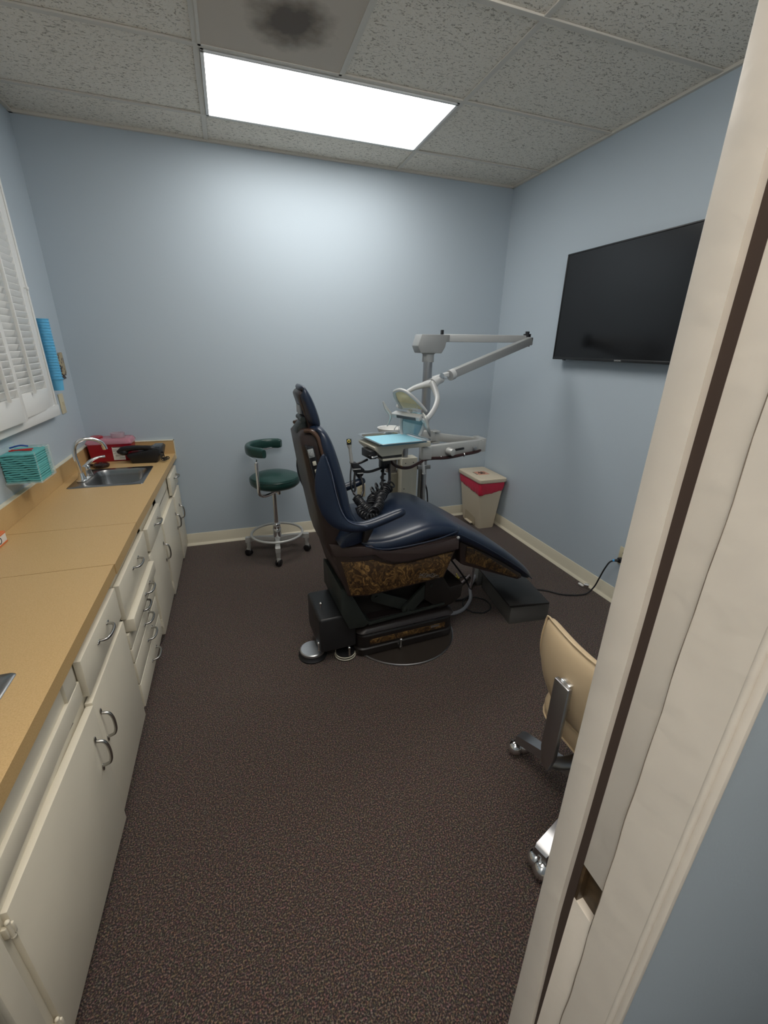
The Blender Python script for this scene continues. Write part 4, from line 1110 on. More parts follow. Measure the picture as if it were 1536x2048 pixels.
# upper arm to the elbow and the arm coming back over the chair
def beam(p0, p1, w_, h, bev=0.006):
    p0, p1 = Vector(p0), Vector(p1); d = p1-p0; L = d.length; d.normalize()
    s_ = d.cross(Vector((0, 0, 1))).normalized(); n_ = s_.cross(d)
    mx = Matrix((d, s_, n_)).transposed().to_4x4(); mx.translation = p0
    return MB().box(0, L, -w_/2, w_/2, -h/2, h/2, bev, 2, mx)
E1 = (1.735, -0.840, 1.545)
obj('upper_arm', beam((1.165, -0.805, 1.539), E1, 0.040, 0.044), M_lightg, DU)
eb = MB().cyl((1.735, -0.842, 1.500), (1.735, -0.842, 1.575), 0.024); eb.box(1.715, 1.762, -0.875, -0.825, 1.508, 1.555, 0.005)
obj('elbow_joint', eb, M_black, DU)
obj('elbow_cap', MB().cyl((1.735, -0.842, 1.575), (1.735, -0.842, 1.590), 0.013), M_black, DU)
la = obj('light_arm', beam((1.735, -0.880, 1.535), (1.110, -1.045, 1.343), 0.044, 0.048, 0.007), M_greym, DU)
jt = MB().cyl((1.122, -1.044, 1.345), (1.095, -1.052, 1.336), 0.030, n=24)
jt.prism(rrect(0.985, 1.09, -1.077, -1.033, 0.02), -0.012, 0.012, 'xy', 0.004, 2, Matrix.Translation((1.04, -1.05, 1.332)) @ Matrix.Rotation(R(-16), 4, 'Y') @ Matrix.Translation((-1.04, 1.05, 0)))
obj('wrist_joint', jt, M_lightg, DU)
jb = MB().box(1.022, 1.070, -1.079, -1.071, 1.318, 1.334, 0.003, 2).cyl((1.03, -1.085, 1.338), (1.03, -1.075, 1.338), 0.013)
obj('wrist_bracket', jb, M_chrome, DU)
# operating light head with its yoke
yk = MB()
yk.tube([(1.045, -1.055, 1.318), (1.005, -1.072, 1.308), (0.968, -1.090, 1.292)], [0.020, 0.024, 0.034], 14, 4)
yk.tube([(0.972, -1.090, 1.300), (0.935, -1.050, 1.285), (0.885, -1.010, 1.262), (0.835, -0.995, 1.222), (0.800, -1.005, 1.160)], [0.030, 0.021, 0.016, 0.014, 0.014], 14, 5, flat=0.75)
yk.tube([(0.972, -1.088, 1.300), (0.980, -1.120, 1.255), (0.975, -1.160, 1.218), (0.940, -1.200, 1.172), (0.895, -1.222, 1.130), (0.862, -1.228, 1.115)], [0.030, 0.022, 0.018, 0.016, 0.016, 0.014], 14, 5, flat=0.75)
yoke = obj('light_yoke', yk, M_lightg, DU)
# reflector: two shells joined by a mid band, facing the chair's head end
LH = thing('light_head_tmp', '', '', (0.862, -1.118, 1.108)); del LH['label']; del LH['category']
LH.name = 'light_head'; LH.parent = DU; LH.location = (0.828-1.07, -1.118+0.80, 1.134)
f1 = Vector((-0.83, -0.42, -0.28)).normalized()        # facing direction (towards the headrest)
ax = Vector((-0.42, 0.86, 0.0)); ax = (ax-f1*ax.dot(f1)).normalized()
upn = ax.cross(f1).normalized()
if upn.z < 0: upn = -upn
LM = Matrix((f1, ax, upn)).transposed().to_4x4(); LM.translation = Vector((0.828, -1.118, 1.134))
def shell(sgn, name, minner):
    """half reflector: fan from the mid band outwards, curving forward at the outer edge"""
    rows = []; n1, n2 = 9, 12
    for i in range(n1):
        s_ = i/(n1-1); row = []
        hw_ = 0.088*(1-0.42*s_**2.2)
        for k in range(n2):
            t_ = -1+2*k/(n2-1)
            y = t_*hw_
            z = sgn*(0.012+0.140*s_*(1-0.10*t_*t_*s_))
            x = -0.060*(1-s_)**1.3*(1-0.3*t_*t_)+0.032*s_
            row.append(LM @ Vector((x, y, z)))
        rows.append(row)
    b = MB(); t = bmesh.new(); V = [[t.verts.new(p) for p in r] for r in rows]
    for i in range(n1-1):
        for k in range(n2-1): t.faces.new([V[i][k], V[i][k+1], V[i+1][k+1], V[i+1][k]])
    bmesh.ops.solidify(t, geom=t.faces[:], thickness=0.004)
    b._add(t, 0, 1)
    r = obj(name, b, minner, LH, ang=60)
    # rim
    edge = [rows[i][0] for i in range(n1)]+[rows[-1][k] for k in range(1, n2)]+[rows[i][-1] for i in range(n1-2, -1, -1)]
    edge = [p+f1*0.001 for p in edge]
    obj('reflector_rim', MB().tube(edge, 0.0095, 10, 2), M_lightg, LH)
shell(1, 'upper_reflector', M_amber)
shell(-1, 'lower_reflector', M_mirror)
b = MB().box(-0.004, 0.040, -0.104, 0.104, -0.012, 0.012, 0.004, 2, LM)
obj('mid_band', b, M_lightg, LH)
b = MB().box(0.0405, 0.0425, -0.080, 0.060, -0.009, 0.007, 0.0005, 1, LM)
obj('band_label', b, mat('dark_grey_label', (0.06, 0.06, 0.065), 0.4), LH)
b = MB().box(-0.01, 0.026, -0.068, 0.068, -0.003, 0.003, 0.001, 1, LM @ Matrix.Translation((0.0, 0, 0.055)) @ Matrix.Rotation(R(78), 4, 'Y'))
obj('lamp_guard', b, M_shield, LH)
b = MB().cyl(LM @ Vector((-0.02, 0, 0.016)), LM @ Vector((0.005, 0, 0.016)), 0.012)
obj('bulb', b, M_white_pl, LH)
# grab handles either side
for sg in (-1, 1):
    pts = [LM @ Vector(p) for p in ((0.058, sg*0.128, 0.085), (0.052, sg*0.122, 0.045), (0.040, sg*0.108, 0.0), (0.048, sg*0.120, -0.035), (0.062, sg*0.130, -0.062))]
    if sg < 0: pts = [LM @ Vector(p) for p in ((0.000, -0.100, 0.020), (0.012, -0.122, 0.000), (0.012, -0.128, -0.045), (0.0, -0.126, -0.085), (-0.01, -0.122, -0.118))]
    obj('grab_handle', MB().tube(pts, [0.005, 0.012, 0.013, 0.010, 0.004], 10, 5, flat=0.7), M_alu, LH)

# spittoon bowl and cream pedestals behind
b = MB().lathe([(0.0, 0.935), (0.045, 0.94), (0.078, 0.962), (0.084, 0.985), (0.090, 0.987), (0.088, 0.977), (0.074, 0.950), (0.03, 0.925), (0, 0.923)], (0.870, -0.70, 0), n=40)
sb = obj('spittoon_bowl', b, M_white_pl, DU)
obj('rinse_spout', MB().tube([(0.868, -0.755, 0.955), (0.876, -0.755, 0.985), (0.890, -0.755, 1.005), (0.905, -0.750, 1.000), (0.908, -0.748, 0.975)], 0.0035, 8, 4), M_chrome, sb)
obj('bowl_stand', MB().cyl((0.870, -0.70, 0.80), (0.870, -0.70, 0.93), 0.020).lathe([(0, 0), (0.034, 0), (0.038, 0.01), (0.038, 0.085), (0.03, 0.10), (0, 0.10)], (0.872, -0.72, 0.705)).cyl((0.872, -0.72, 0.695), (0.872, -0.72, 0.705), 0.042), mat('taupe_plastic', (0.22, 0.20, 0.185), 0.45), DU)
obj('pedestal_leg', MB().box(0.855, 0.915, -0.770, -0.700, 0.0, 0.695, 0.01), mat('khaki_enamel', (0.30, 0.27, 0.20), 0.4), DU)
cb = MB().box(0.905, 1.015, -0.835, -0.745, 0.30, 0.808, 0.004)
cbx = obj('cream_control_cabinet', cb, M_creamm, DU)
obj('cabinet_support', MB().box(0.93, 0.99, -0.80, -0.76, 0.0, 0.30), M_greym, DU)
b = MB()
for x, z in ((0.930, 0.775), (0.985, 0.778), (0.925, 0.60)): b.cyl((x, -0.8365, z), (x, -0.8345, z), 0.0035, n=10)
obj('panel_screws', b, M_ink, cbx)
obj('post_sleeve', MB().cyl((0.935, -0.79, 0.808), (0.935, -0.79, 0.90), 0.026, n=24).box(0.88, 0.91, -0.80, -0.76, 0.80, 0.90, 0.003), M_steel, DU)
obj('pole_strap', MB().box(1.015, 1.105, -0.850, -0.835, 0.73, 0.755, 0.002).box(1.015, 1.035, -0.845, -0.78, 0.73, 0.755), M_greym, DU)
# parallelogram arm: far link, end bracket, near link
obj('pivot_block', MB().box(1.035, 1.120, -0.860, -0.775, 0.915, 0.985, 0.006), M_alu, DU)
obj('pivot_jaw', MB().box(1.100, 1.150, -0.872, -0.800, 0.975, 0.983, 0.002).box(1.100, 1.150, -0.872, -0.800, 0.903, 0.911, 0.002), M_alu, DU)
obj('far_link', beam((1.110, -0.830, 0.943), (1.440, -0.905, 0.905), 0.030, 0.052, 0.003), M_alu, DU)
nl = obj('near_link', beam((0.985, -1.010, 0.885), (1.395, -0.975, 0.900), 0.040, 0.078, 0.004), M_alu, DU)
eb = MB().box(1.385, 1.425, -0.985, -0.880, 0.858, 0.945, 0.004); eb.box(1.36, 1.40, -1.0, -0.965, 0.865, 0.935, 0.003); eb.cyl((1.378, -0.990, 0.87), (1.378, -0.990, 0.94), 0.009)
obj('end_bracket', eb, M_alu, DU)
obj('balance_knob', MB().cyl((1.135, -1.020, 0.888), (1.150, -1.065, 0.886), 0.024, 0.022, n=28, bev=0.003), M_alu, DU)
obj('slot', MB().box(1.188, 1.252, -1.0185, -1.008, 0.886, 0.900, 0.005, 3, Matrix.Translation((1.22, 0, 0.893)) @ Matrix.Rotation(R(-6), 4, 'Y') @ Matrix.Translation((-1.22, 0, -0.893))), M_black, nl)
b = MB()
for x, z in ((1.020, 0.868), (1.325, 0.893)): b.cyl((x, -1.012, z), (x, -1.024, z), 0.013, n=20, bev=0.002)
obj('pivot_bolt', b, M_steel, nl)
# bracket that carries the tray
obj('tray_arm', beam((0.66, -1.135, 0.962), (0.985, -1.045, 0.950), 0.055, 0.030, 0.003), M_creamm, DU)
obj('tray_pivot', MB().cyl((0.968, -1.035, 0.855), (0.968, -1.035, 0.962), 0.020, n=24).box(0.950, 1.010, -1.055, -1.005, 0.85, 0.925, 0.004), M_alu, DU)
obj('hanging_lever', MB().box(-0.008, 0.008, -0.007, 0.007, -0.080, 0, 0.003, 2, Matrix.Translation((0.955, -1.05, 0.845)) @ Matrix.Rotation(R(-8), 4, 'Y')).box(-0.010, 0.010, -0.009, 0.009, -0.086, -0.078, 0.002, 2, Matrix.Translation((0.955, -1.05, 0.845)) @ Matrix.Rotation(R(-8), 4, 'Y')), M_lightg, DU)
# instrument head under the tray
hx = Matrix.Translation((0.660, -1.180, 0.956)) @ Matrix.Rotation(R(8), 4, 'Z')
ih = MB().prism([(-0.108, 0.044), (-0.104, 0.030), (-0.064, -0.008), (0.055, -0.006), (0.065, 0.020), (0.12, 0.030), (0.18, 0.050), (-0.05, 0.053)], -0.105, 0.105, 'xz', 0.004, 2, hx)
hd = obj('instrument_head', ih, M_creamm, DU)
obj('head_underside', MB().box(-0.058, 0.056, -0.105, 0.10, -0.033, -0.020, 0.003, 2, hx), M_creamm, hd)
obj('dark_slot', MB().box(-0.062, 0.056, -0.103, 0.10, -0.020, -0.007, 0.0, 1, hx), M_ink, hd)
obj('front_fittings', MB().box(-0.125, -0.085, -0.090, 0.020, -0.020, 0.022, 0.004, 2, hx).cyl(hx @ Vector((-0.135, -0.095, -0.004)), hx @ Vector((-0.09, -0.08, 0.004)), 0.008), M_black, hd)
obj('chrome_fitting', MB().cyl(hx @ Vector((-0.120, -0.098, -0.010)), hx @ Vector((-0.088, -0.098, -0.004)), 0.007, n=12), M_chrome, hd)
# handpiece holder bracket
hb_ = MB().tube([(0.555, -1.215, 0.918), (0.520, -1.235, 0.912), (0.480, -1.245, 0.905)], 0.007, 8, 3)
hb_.prism([(0.452, 0.918), (0.485, 0.915), (0.530, 0.875), (0.520, 0.845), (0.495, 0.828), (0.472, 0.862)], -1.262, -1.222, 'xz', 0.005)
hb_.tube([(0.515, -1.24, 0.862), (0.56, -1.235, 0.856), (0.64, -1.20, 0.862), (0.68, -1.185, 0.866)], 0.0075, 8, 4)
hb_.box(0.635, 0.690, -1.215, -1.165, 0.860, 0.915, 0.004)
obj('handpiece_holder', hb_, M_black, DU)
obj('holder_clips', MB().box(0.462, 0.505, -1.268, -1.226, 0.880, 0.886, 0.002, 1).box(0.485, 0.520, -1.268, -1.226, 0.856, 0.862, 0.002, 1), M_greym, DU)
b = MB().cyl((0.463, -1.245, 0.905), (0.453, -1.240, 0.995), 0.0095, 0.0080, n=16).cyl((0.453, -1.240, 0.995), (0.450, -1.240, 1.012), 0.0105, 0.0125, n=16)
sy = obj('handpiece', b, M_alu, DU)
obj('handpiece_head', MB().cyl((0.450, -1.240, 1.010), (0.449, -1.240, 1.040), 0.0125, 0.0130, n=16, bev=0.002), M_gun, sy)
obj('yellow_ring', MB().torus((0.445, -1.254, 1.031), 0.0065, 0.0022, 16, 6, Matrix.Rotation(R(80), 3, 'X').to_4x4()), M_yellow, sy)
# hoses and coiled cords
def cord(pts, r, k=6, m=None, name='hose'): return obj(name, MB().tube(pts, r, 8, k), m or M_black, DU)
cord([(0.460, -1.245, 0.905), (0.440, -1.30, 0.865), (0.434, -1.33, 0.82), (0.442, -1.34, 0.786), (0.464, -1.36, 0.765)], 0.0045)
cord([(0.478, -1.250, 0.87), (0.460, -1.30, 0.830), (0.456, -1.33, 0.795), (0.446, -1.34, 0.778), (0.470, -1.37, 0.765)], 0.0060)
cord([(0.500, -1.250, 0.85), (0.505, -1.30, 0.825), (0.500, -1.33, 0.790), (0.482, -1.36, 0.765)], 0.0060)
cord([(0.655, -1.19, 0.87), (0.628, -1.26, 0.815), (0.612, -1.30, 0.785), (0.603, -1.33, 0.770)], 0.0078)
cord([(0.685, -1.18, 0.90), (0.672, -1.24, 0.86), (0.662, -1.28, 0.815), (0.650, -1.30, 0.790), (0.625, -1.32, 0.775)], 0.0075)
hel = []
for i in range(60):
    s_ = i/59; a = s_*2*pi*3.2; hel.append((0.655-0.045*s_+0.014*cos(a), -1.20-0.11*s_+0.012*sin(a), 0.86-0.08*s_))
cord(hel, 0.0028, 2)
def coil(p, turns, rad, r, ph=0.0, name='coiled_cord'):
    P = spline([Vector(q) for q in p], 14); n = len(P)*7; pts = []
    for i in range(n):
        x = i/(n-1)*(len(P)-1); k = min(int(x), len(P)-2); c_ = P[k].lerp(P[k+1], x-k); d = (P[k+1]-P[k]).normalized()
        a_ = d.cross(Vector((0.2, 1, 0.1))).normalized(); b_ = d.cross(a_); t_ = 2*pi*turns*i/(n-1)+ph
        pts.append(c_+a_*rad*cos(t_)+b_*rad*sin(t_))
    return obj(name, MB().tube(pts, r, 6), M_black, DU)
coil([(0.645, -1.325, 0.785), (0.600, -1.36, 0.778), (0.560, -1.385, 0.775), (0.520, -1.42, 0.770), (0.490, -1.50, 0.762)], 15, 0.019, 0.0050)
coil([(0.620, -1.335, 0.800), (0.585, -1.40, 0.780), (0.548, -1.454, 0.772), (0.519, -1.530, 0.768), (0.480, -1.585, 0.764)], 17, 0.020, 0.0052, 1.0)
coil([(0.445, -1.40, 0.775), (0.450, -1.465, 0.765), (0.458, -1.53, 0.762), (0.468, -1.60, 0.758)], 13, 0.019, 0.0050, 2.0)
coil([(0.425, -1.52, 0.765), (0.418, -1.59, 0.765), (0.435, -1.64, 0.762), (0.47, -1.655, 0.762)], 9, 0.015, 0.0045, 0.5)
b = MB()
for x, y, z_, rx in ((0.655, -1.325, 0.805, 30), (0.560, -1.372, 0.812, 70), (0.590, -1.375, 0.815, 85), (0.530, -1.40, 0.802, 60)):
    b.torus((x, y, z_), 0.020, 0.0045, 24, 8, Matrix.Rotation(R(rx), 4, 'Y') @ Matrix.Rotation(R(25), 4, 'X'))
obj('cord_loops', b, M_black, DU)
cord([(0.715, -1.13, 0.905), (0.735, -1.12, 0.862), (0.790, -1.10, 0.828), (0.86, -1.08, 0.818), (0.925, -1.06, 0.835), (0.985, -1.04, 0.850), (1.13, -1.03, 0.848), (1.26, -1.02, 0.860), (1.37, -1.0, 0.870), (1.405, -0.96, 0.885)], 0.0095, 6, M_hoseb, 'supply_hose')
cord([(0.700, -1.13, 0.915), (0.712, -1.12, 0.880), (0.750, -1.11, 0.848), (0.80, -1.10, 0.83)], 0.0070, 6, M_tan_hose, 'supply_hose')
b = MB()
for x, z in ((1.085, 0.849), (1.245, 0.858), (0.985, 0.852)): b.torus((x, -1.027, z), 0.011, 0.0025, 16, 6, Matrix.Rotation(R(90), 3, 'Y').to_4x4())
obj('hose_clips', b, M_chrome, DU)
cord([(1.09, -0.79, 0.72), (1.10, -0.78, 0.62), (1.13, -0.76, 0.54), (1.15, -0.75, 0.30), (1.12, -0.75, 0.02)], 0.005, 6, M_blkrub, 'cable')

# tray (rests on the head) and its paper
t = thing('instrument_tray', 'chrome rimmed rectangular tray on the delivery arm', 'tray', (0.712, -1.185, 1.012), R(9))
TW, TD = 0.142, 0.138
def tr(d, z, r=0.02): return [(x, y, z) for x, y in rrect(-TW-d, TW+d, -TD-d, TD+d, r, 3)]
b = MB().rings([tr(-0.012, 0.0), tr(0.0, 0.014), tr(0.012, 0.016), tr(0.013, 0.013), tr(0.002, 0.010), tr(-0.012, -0.002)], closed=True)
b.rings([tr(-0.012, -0.002), tr(-0.012, 0.0)])
obj('tray_pan', b, M_chrome, t, world=False, ang=45)
b = MB().box(-TW+0.006, TW-0.006, -TD+0.004, TD-0.012, 0.0012, 0.0022, mx=Matrix.Translation((0.712, -1.185, 1.012)) @ Matrix.Rotation(R(9), 4, 'Z'))
tag(obj('tray_paper', b, M_bluep), 'pale blue paper sheet lining the chrome tray', 'paper')

# ================================================================== WASTE BIN
bin_ = thing('waste_bin', 'beige step bin with red biohazard bag in the far right corner', 'bin', (1.90, -0.24, 0), 0)
def br(x0, x1, y0, y1, z, r=0.018): return [(x, y, z) for x, y in rrect(x0, x1, y0, y1, r, 4)]
b = MB().rings([br(1.835, 1.985, -0.360, -0.070, 0.0), br(1.832, 1.988, -0.362, -0.068, 0.012), br(1.785, 2.020, -0.400, -0.040, 0.425)])
obj('bin_body', b, M_binp, bin_)
b = MB().rings([br(1.772, 2.032, -0.412, -0.030, 0.432, 0.022), br(1.768, 2.036, -0.416, -0.026, 0.440, 0.024), br(1.770, 2.034, -0.414, -0.028, 0.462, 0.024), br(1.785, 2.020, -0.400, -0.045, 0.470, 0.022)])
b.box(1.80, 2.000, -0.392, -0.12, 0.468, 0.4715, 0.002)
ld = obj('lid', b, M_binp, bin_)
def even(P, n):
    P = [Vector((x, y, 0)) for x, y in P]; L = [0.0]
    for a_, b_ in zip(P, P[1:]+P[:1]): L.append(L[-1]+(b_-a_).length)
    out = []
    for i in range(n):
        t_ = L[-1]*i/n; k = max(q for q in range(len(P)) if L[q] <= t_)
        out.append(P[k].lerp(P[(k+1) % len(P)], (t_-L[k])/max(1e-6, L[k+1]-L[k])))
    return out
b = MB(); rs = []
for z, d, wv in ((0.436, 0.000, 0.0), (0.42, 0.005, 0.1), (0.40, 0.006, 0.3), (0.38, 0.006, 0.6), (0.362, 0.005, 0.9), (0.354, 0.002, 1.0)):
    k_ = (0.425-z)/0.425; ring = []
    for i, p in enumerate(even(rrect(1.785+0.047*k_-d, 2.020-0.035*k_+d, -0.400+0.038*k_-d, -0.040-0.028*k_+d, 0.02, 5), 84)):
        nc = max(0.0, 1-math.hypot((p.x-1.80)/0.22, (p.y+0.39)/0.34))
        q = 0.0018*sin(i*1.9+z*50)*(0.3+wv)
        ring.append((p.x+q, p.y-q, z+wv*(-0.034*nc+0.003*sin(i*0.7)+0.0015*sin(i*1.9))))
    rs.append(ring)
b.rings(rs, cap=False)
obj('red_bag', b, M_redbag, bin_, ang=80)
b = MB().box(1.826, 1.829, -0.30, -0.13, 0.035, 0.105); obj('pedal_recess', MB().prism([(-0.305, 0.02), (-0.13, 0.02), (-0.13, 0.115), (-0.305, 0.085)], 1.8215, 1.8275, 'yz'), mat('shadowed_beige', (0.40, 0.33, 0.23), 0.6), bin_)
obj('pedal', MB().box(1.800, 1.835, -0.27, -0.16, 0.018, 0.030, 0.004), M_binp, bin_)
# biohazard mark on the lid
bio = MB(); cxb, cyb, zb = 1.885, -0.235, 0.4722
for k in range(3):
    a = R(90+120*k); ox, oy = cxb+0.017*cos(a), cyb+0.017*sin(a)
    arc = [(ox+0.016*cos(a+R(t_)), oy+0.016*sin(a+R(t_)), zb) for t_ in range(35-180, 180-34, 15)]
    arc = [(ox+0.016*cos(a+R(t_)), oy+0.016*sin(a+R(t_)), zb) for t_ in range(30, 331, 15)]
    bio.tube(arc, 0.0028, 6)
bio.torus((cxb, cyb, zb), 0.016, 0.0018, 24, 6)
st = obj('warning_sticker', MB().box(cxb-0.052, cxb+0.052, cyb-0.052, cyb+0.046, 0.4716, 0.4722), mat('salmon_ink', (0.62, 0.30, 0.20), 0.6), ld)
obj('biohazard_symbol', bio, M_ink, ld)
text_mesh('BIOHAZARD', 0.015, Matrix.Translation((cxb-0.062, cyb, 0.4728)) @ Matrix.Rotation(R(90), 4, 'Z'), M_ink, ld, 'lettering', 0.0003)

# ================================================================== GREEN STOOL
t = thing('operator_stool', 'green vinyl stool with curved arm rest, chrome foot ring, four casters', 'stool', (0.117, -0.33, 0))
sx_, sy_ = 0.117, -0.33
def stl(name, mb, m, parent=None, sub=0, label=None, ang=38): return obj(name, mb, m, parent or t, sub, ang, label)
stl('seat', MB().lathe([(0, 0.535), (0.11, 0.535), (0.150, 0.540), (0.172, 0.560), (0.178, 0.585), (0.166, 0.612), (0.13, 0.626), (0.07, 0.633), (0, 0.635)], (sx_+0.015, sy_, 0), n=48), M_green)
stl('seat_welt', MB().torus((sx_+0.015, sy_, 0.600), 0.175, 0.0025, 48, 6), M_green)
stl('seat_plate', MB().cyl((sx_+0.012, sy_, 0.515), (sx_+0.012, sy_, 0.536), 0.08), M_steel)
stl('gas_column', MB().cyl((sx_, sy_, 0.24), (sx_, sy_, 0.52), 0.0155, n=20), M_chrome)
stl('hub', MB().cyl((sx_, sy_, 0.085), (sx_, sy_, 0.205), 0.032, n=24, bev=0.003).cyl((sx_, sy_, 0.205), (sx_, sy_, 0.245), 0.028, n=24, bev=0.003), M_chrome)
stl('foot_ring', MB().torus((sx_, sy_, 0.170), 0.185, 0.0095, 56, 10), M_alu)
for k, a in enumerate((-95, -7, 84, 175)):
    d = Vector((cos(R(a)), sin(R(a)), 0)); s_ = Vector((-d[1], d[0], 0)); o_ = Vector((sx_, sy_, 0))
    lg_ = MB(); rs = []
    for dist, w_, z0, z1 in ((0.02, 0.022, 0.108, 0.140), (0.10, 0.014, 0.118, 0.148), (0.175, 0.016, 0.122, 0.150), (0.225, 0.018, 0.110, 0.150), (0.232, 0.016, 0.112, 0.146)):
        rs.append([o_+d*dist+s_*w_+Vector((0, 0, z0)), o_+d*dist-s_*w_+Vector((0, 0, z0)), o_+d*dist-s_*w_+Vector((0, 0, z1)), o_+d*dist+s_*w_+Vector((0, 0, z1))])
    lg_.rings(rs)
    lg_.cyl(o_+d*0.212+Vector((0, 0, 0.062)), o_+d*0.212+Vector((0, 0, 0.125)), 0.014, 0.019, 14)
    L_ = stl('leg', lg_, M_alu)
    c_ = o_+d*0.216+Vector((0, 0, 0.027)); wa = (s_*0.8+d*0.5).normalized()
    cs = stl('caster', MB().cyl(c_-wa*0.017, c_-wa*0.004, 0.0265, n=24, bev=0.004).cyl(c_+wa*0.004, c_+wa*0.017, 0.0265, n=24, bev=0.004), M_black, L_)
    stl('caster_hood', MB().cyl(c_+Vector((0, 0, 0.012)), c_+Vector((0, 0, 0.036)), 0.017, 0.013), M_alu, L_)
stl('arm_post', MB().tube([(0.150, -0.345, 0.505), (0.095, -0.400, 0.502), (0.040, -0.455, 0.505), (0.012, -0.482, 0.530), (0.008, -0.486, 0.60), (0.008, -0.470, 0.745)], 0.011, 12, 6), M_chrome)
stl('height_sleeve', MB().cyl((0.150, -0.345, 0.475), (0.150, -0.345, 0.520), 0.014).cyl((0.008, -0.474, 0.700), (0.008, -0.470, 0.745), 0.013), M_chrome)
arc = []
for i in range(25):
    a = R(248-190*i/24); arc.append((0.128+0.158*cos(a)*1.02, -0.225+0.165*sin(a)*1.0, 0.788))
arc[0] = (arc[0][0]-0.0, arc[0][1]-0.02, 0.786)
b = MB(); rs = []
for i, p in enumerate(arc):
    q = arc[min(i+1, 24)]; r_ = arc[max(i-1, 0)]
    d = Vector((q[0]-r_[0], q[1]-r_[1], 0)).normalized(); s_ = Vector((-d[1], d[0], 0)); f_ = 0.80 if i in (0, 24) else 1
    rs.append([Vector(p)+s_*0.021*f_*math.copysign(abs(cos(2*pi*k/16))**0.7, cos(2*pi*k/16))+Vector((0, 0, 0.036*f_*math.copysign(abs(sin(2*pi*k/16))**0.7, sin(2*pi*k/16)))) for k in range(16)])
b.rings(rs)
stl('arm_pad', b, M_green, ang=60)
stl('arm_pad_bracket', MB().tube([(0.008, -0.470, 0.748), (0.010, -0.42, 0.752), (-0.012, -0.36, 0.752), (-0.028, -0.27, 0.752), (0.02, -0.12, 0.752), (0.15, -0.07, 0.755)], 0.008, 8, 5, flat=0.5), M_chrome)

# ================================================================== BEIGE CHAIR
t = thing('rolling_chair', 'tan vinyl swivel chair on casters, half hidden behind the door frame', 'chair', (0.925, -2.65, 0), R(0))
bc = lambda name, mb, m, parent=None, sub=0, label=None, ang=38: obj(name, mb, m, parent or t, sub, ang, label)
# curved shell back, facing +x
def backpad(th0, shrink, x_off):
    n1, n2 = 11, 9; rs = []
    for k in range(n2):
        pass
    b = MB(); rows_f = []; rows_b = []
    for i in range(n1):
        s_ = -1+2*i/(n1-1); y = -2.655+s_*0.222*shrink
        rf = []
        for k in range(n2):
            q = k/(n2-1); half = 0.136*(1-0.25*abs(s_)**3)*shrink
            z = 0.583+(-half+2*half*q)
            x = 0.736+x_off+0.060*s_*s_+0.018*sin(pi*q)*-1+0.02*q*-1+0.02
            rf.append((x, y, z))
        rows_f.append(rf)
    return rows_f
F = backpad(0, 1.0, 0.0)
b = MB(); tt = bmesh.new(); n1, n2 = 11, 9
def cush(edge_th, mid_th):
    A = []; B = []
    for i in range(n1):
        ra = []; rb = []
        for k in range(n2):
            s_ = abs(-1+2*i/(n1-1)); q = abs(-1+2*k/(n2-1)); e = max(s_, q)
            th = mid_th*(1-e**4)+edge_th
            p = F[i][k]; ra.append(tt.verts.new((p[0]-0.012*(1-e**4), p[1], p[2]))); rb.append(tt.verts.new((p[0]+th, p[1], p[2])))
        A.append(ra); B.append(rb)
    for i in range(n1-1):
        for k in range(n2-1):
            tt.faces.new([A[i][k], A[i][k+1], A[i+1][k+1], A[i+1][k]]); tt.faces.new([B[i][k], B[i+1][k], B[i+1][k+1], B[i][k+1]])
    for i in range(n1-1):
        for k in (0, n2-1): tt.faces.new([A[i][k], A[i+1][k], B[i+1][k], B[i][k]])
    for k in range(n2-1):
        for i in (0, n1-1): tt.faces.new([A[i][k], A[i][k+1], B[i][k+1], B[i][k]])
cush(0.026, 0.030)
b._add(tt, 0, 1)
bc('backrest', b, M_tan, sub=1)
edge = [F[i][n2-1] for i in range(n1)]+[F[n1-1][k] for k in range(n2-2, -1, -1)]+[F[i][0] for i in range(n1-2, -1, -1)]+[F[0][k] for k in range(1, n2-1)]
bc('backrest_welt', MB().tube([(p[0]+0.004, p[1], p[2]) for p in edge], 0.0035, 6, 2, closed=True), M_tan)
# back bar and clamp
b = MB().prism([(-2.668, 0.622), (-2.612, 0.622), (-2.612, 0.36), (-2.625, 0.30), (-2.655, 0.30), (-2.668, 0.36)], 0.692, 0.707, 'yz', 0.003)
b.tube([(0.700, -2.640, 0.325), (0.765, -2.640, 0.288), (0.83, -2.642, 0.280), (0.92, -2.645, 0.284)], 0.020, 12, 5, flat=0.5)
bc('back_bar', b, M_steel)
bc('back_clamp', MB().box(0.702, 0.738, -2.660, -2.622, 0.530, 0.626, 0.005), M_chrome)
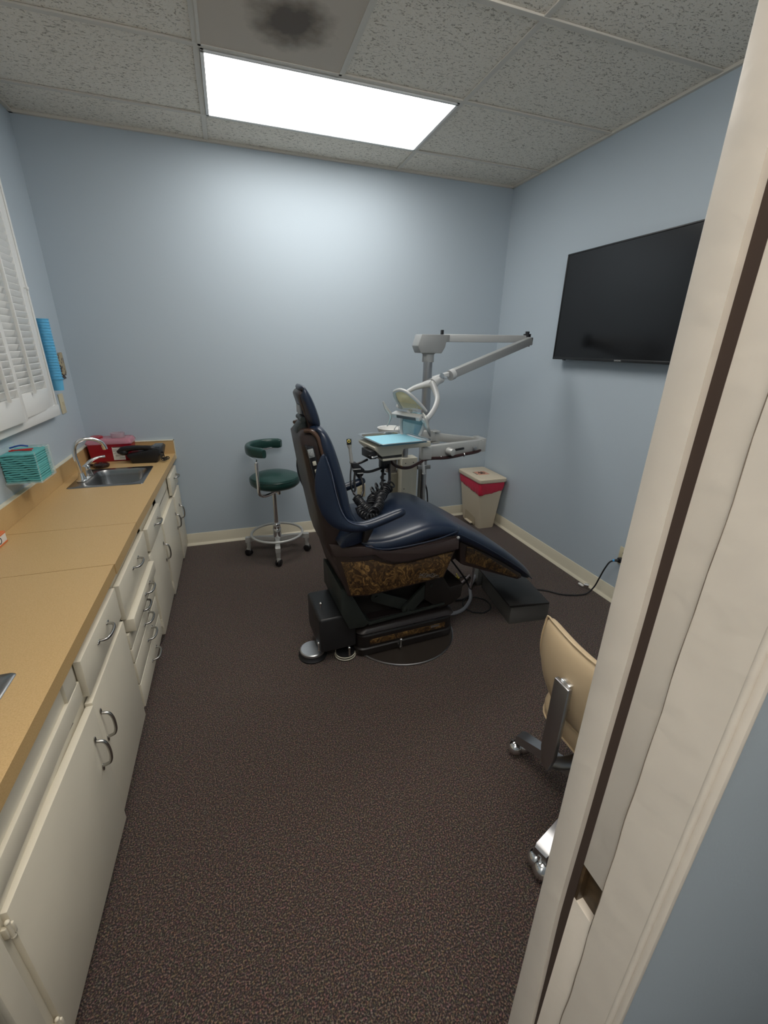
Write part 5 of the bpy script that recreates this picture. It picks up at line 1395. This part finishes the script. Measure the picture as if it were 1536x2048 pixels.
# seat
rs = []; b = MB()
for z, f_ in ((0.335, 0.90), (0.350, 0.99), (0.385, 1.0), (0.410, 0.965), (0.424, 0.85), (0.430, 0.5), (0.431, 0.1)):
    rs.append([(0.985+(x)*f_, -2.66+(y)*f_, z) for x, y in rrect(-0.205, 0.205, -0.205, 0.205, 0.09, 6)])
b.rings(rs)
bc('seat', b, M_tan, ang=70)
bc('seat_welt', MB().tube([(x+0.985, y-2.66, 0.350) for x, y in rrect(-0.204, 0.204, -0.204, 0.204, 0.09, 6)], 0.0035, 6, closed=True), M_tan)
bc('seat_bracket', MB().box(0.84, 1.06, -2.72, -2.58, 0.290, 0.334, 0.006), M_steel)
bc('column', MB().cyl((0.925, -2.65, 0.10), (0.925, -2.65, 0.30), 0.022, n=20), M_chrome)
bc('hub', MB().cyl((0.925, -2.65, 0.085), (0.925, -2.65, 0.155), 0.038, n=24, bev=0.004), M_steel)
for a in (108, 198, 288, 18):
    d = Vector((cos(R(a)), sin(R(a)), 0)); s_ = Vector((-d[1], d[0], 0)); o_ = Vector((0.925, -2.65, 0)); rs = []
    for dist, w_, z0, z1 in ((0.03, 0.020, 0.110, 0.150), (0.12, 0.021, 0.098, 0.132), (0.22, 0.024, 0.078, 0.112), (0.29, 0.027, 0.066, 0.098), (0.300, 0.024, 0.062, 0.090)):
        rs.append([o_+d*dist+s_*w_+Vector((0, 0, z0)), o_+d*dist-s_*w_+Vector((0, 0, z0)), o_+d*dist-s_*w_*0.8+Vector((0, 0, z1)), o_+d*dist+s_*w_*0.8+Vector((0, 0, z1))])
    L_ = bc('leg', MB().rings(rs), M_steel)
    c_ = o_+d*0.292+Vector((0, 0, 0.030)); wa = (s_*0.9+d*0.4).normalized()
    b = MB().sphere(c_+wa*0.016, 0.029, n=20); b.sphere(c_-wa*0.016, 0.029, n=20)
    cs = bc('caster', b, M_chrome, L_)
    bc('caster_stem', MB().cyl(c_+Vector((0, 0, 0.01)), c_+Vector((0, 0, 0.045)), 0.010), M_chrome, L_)
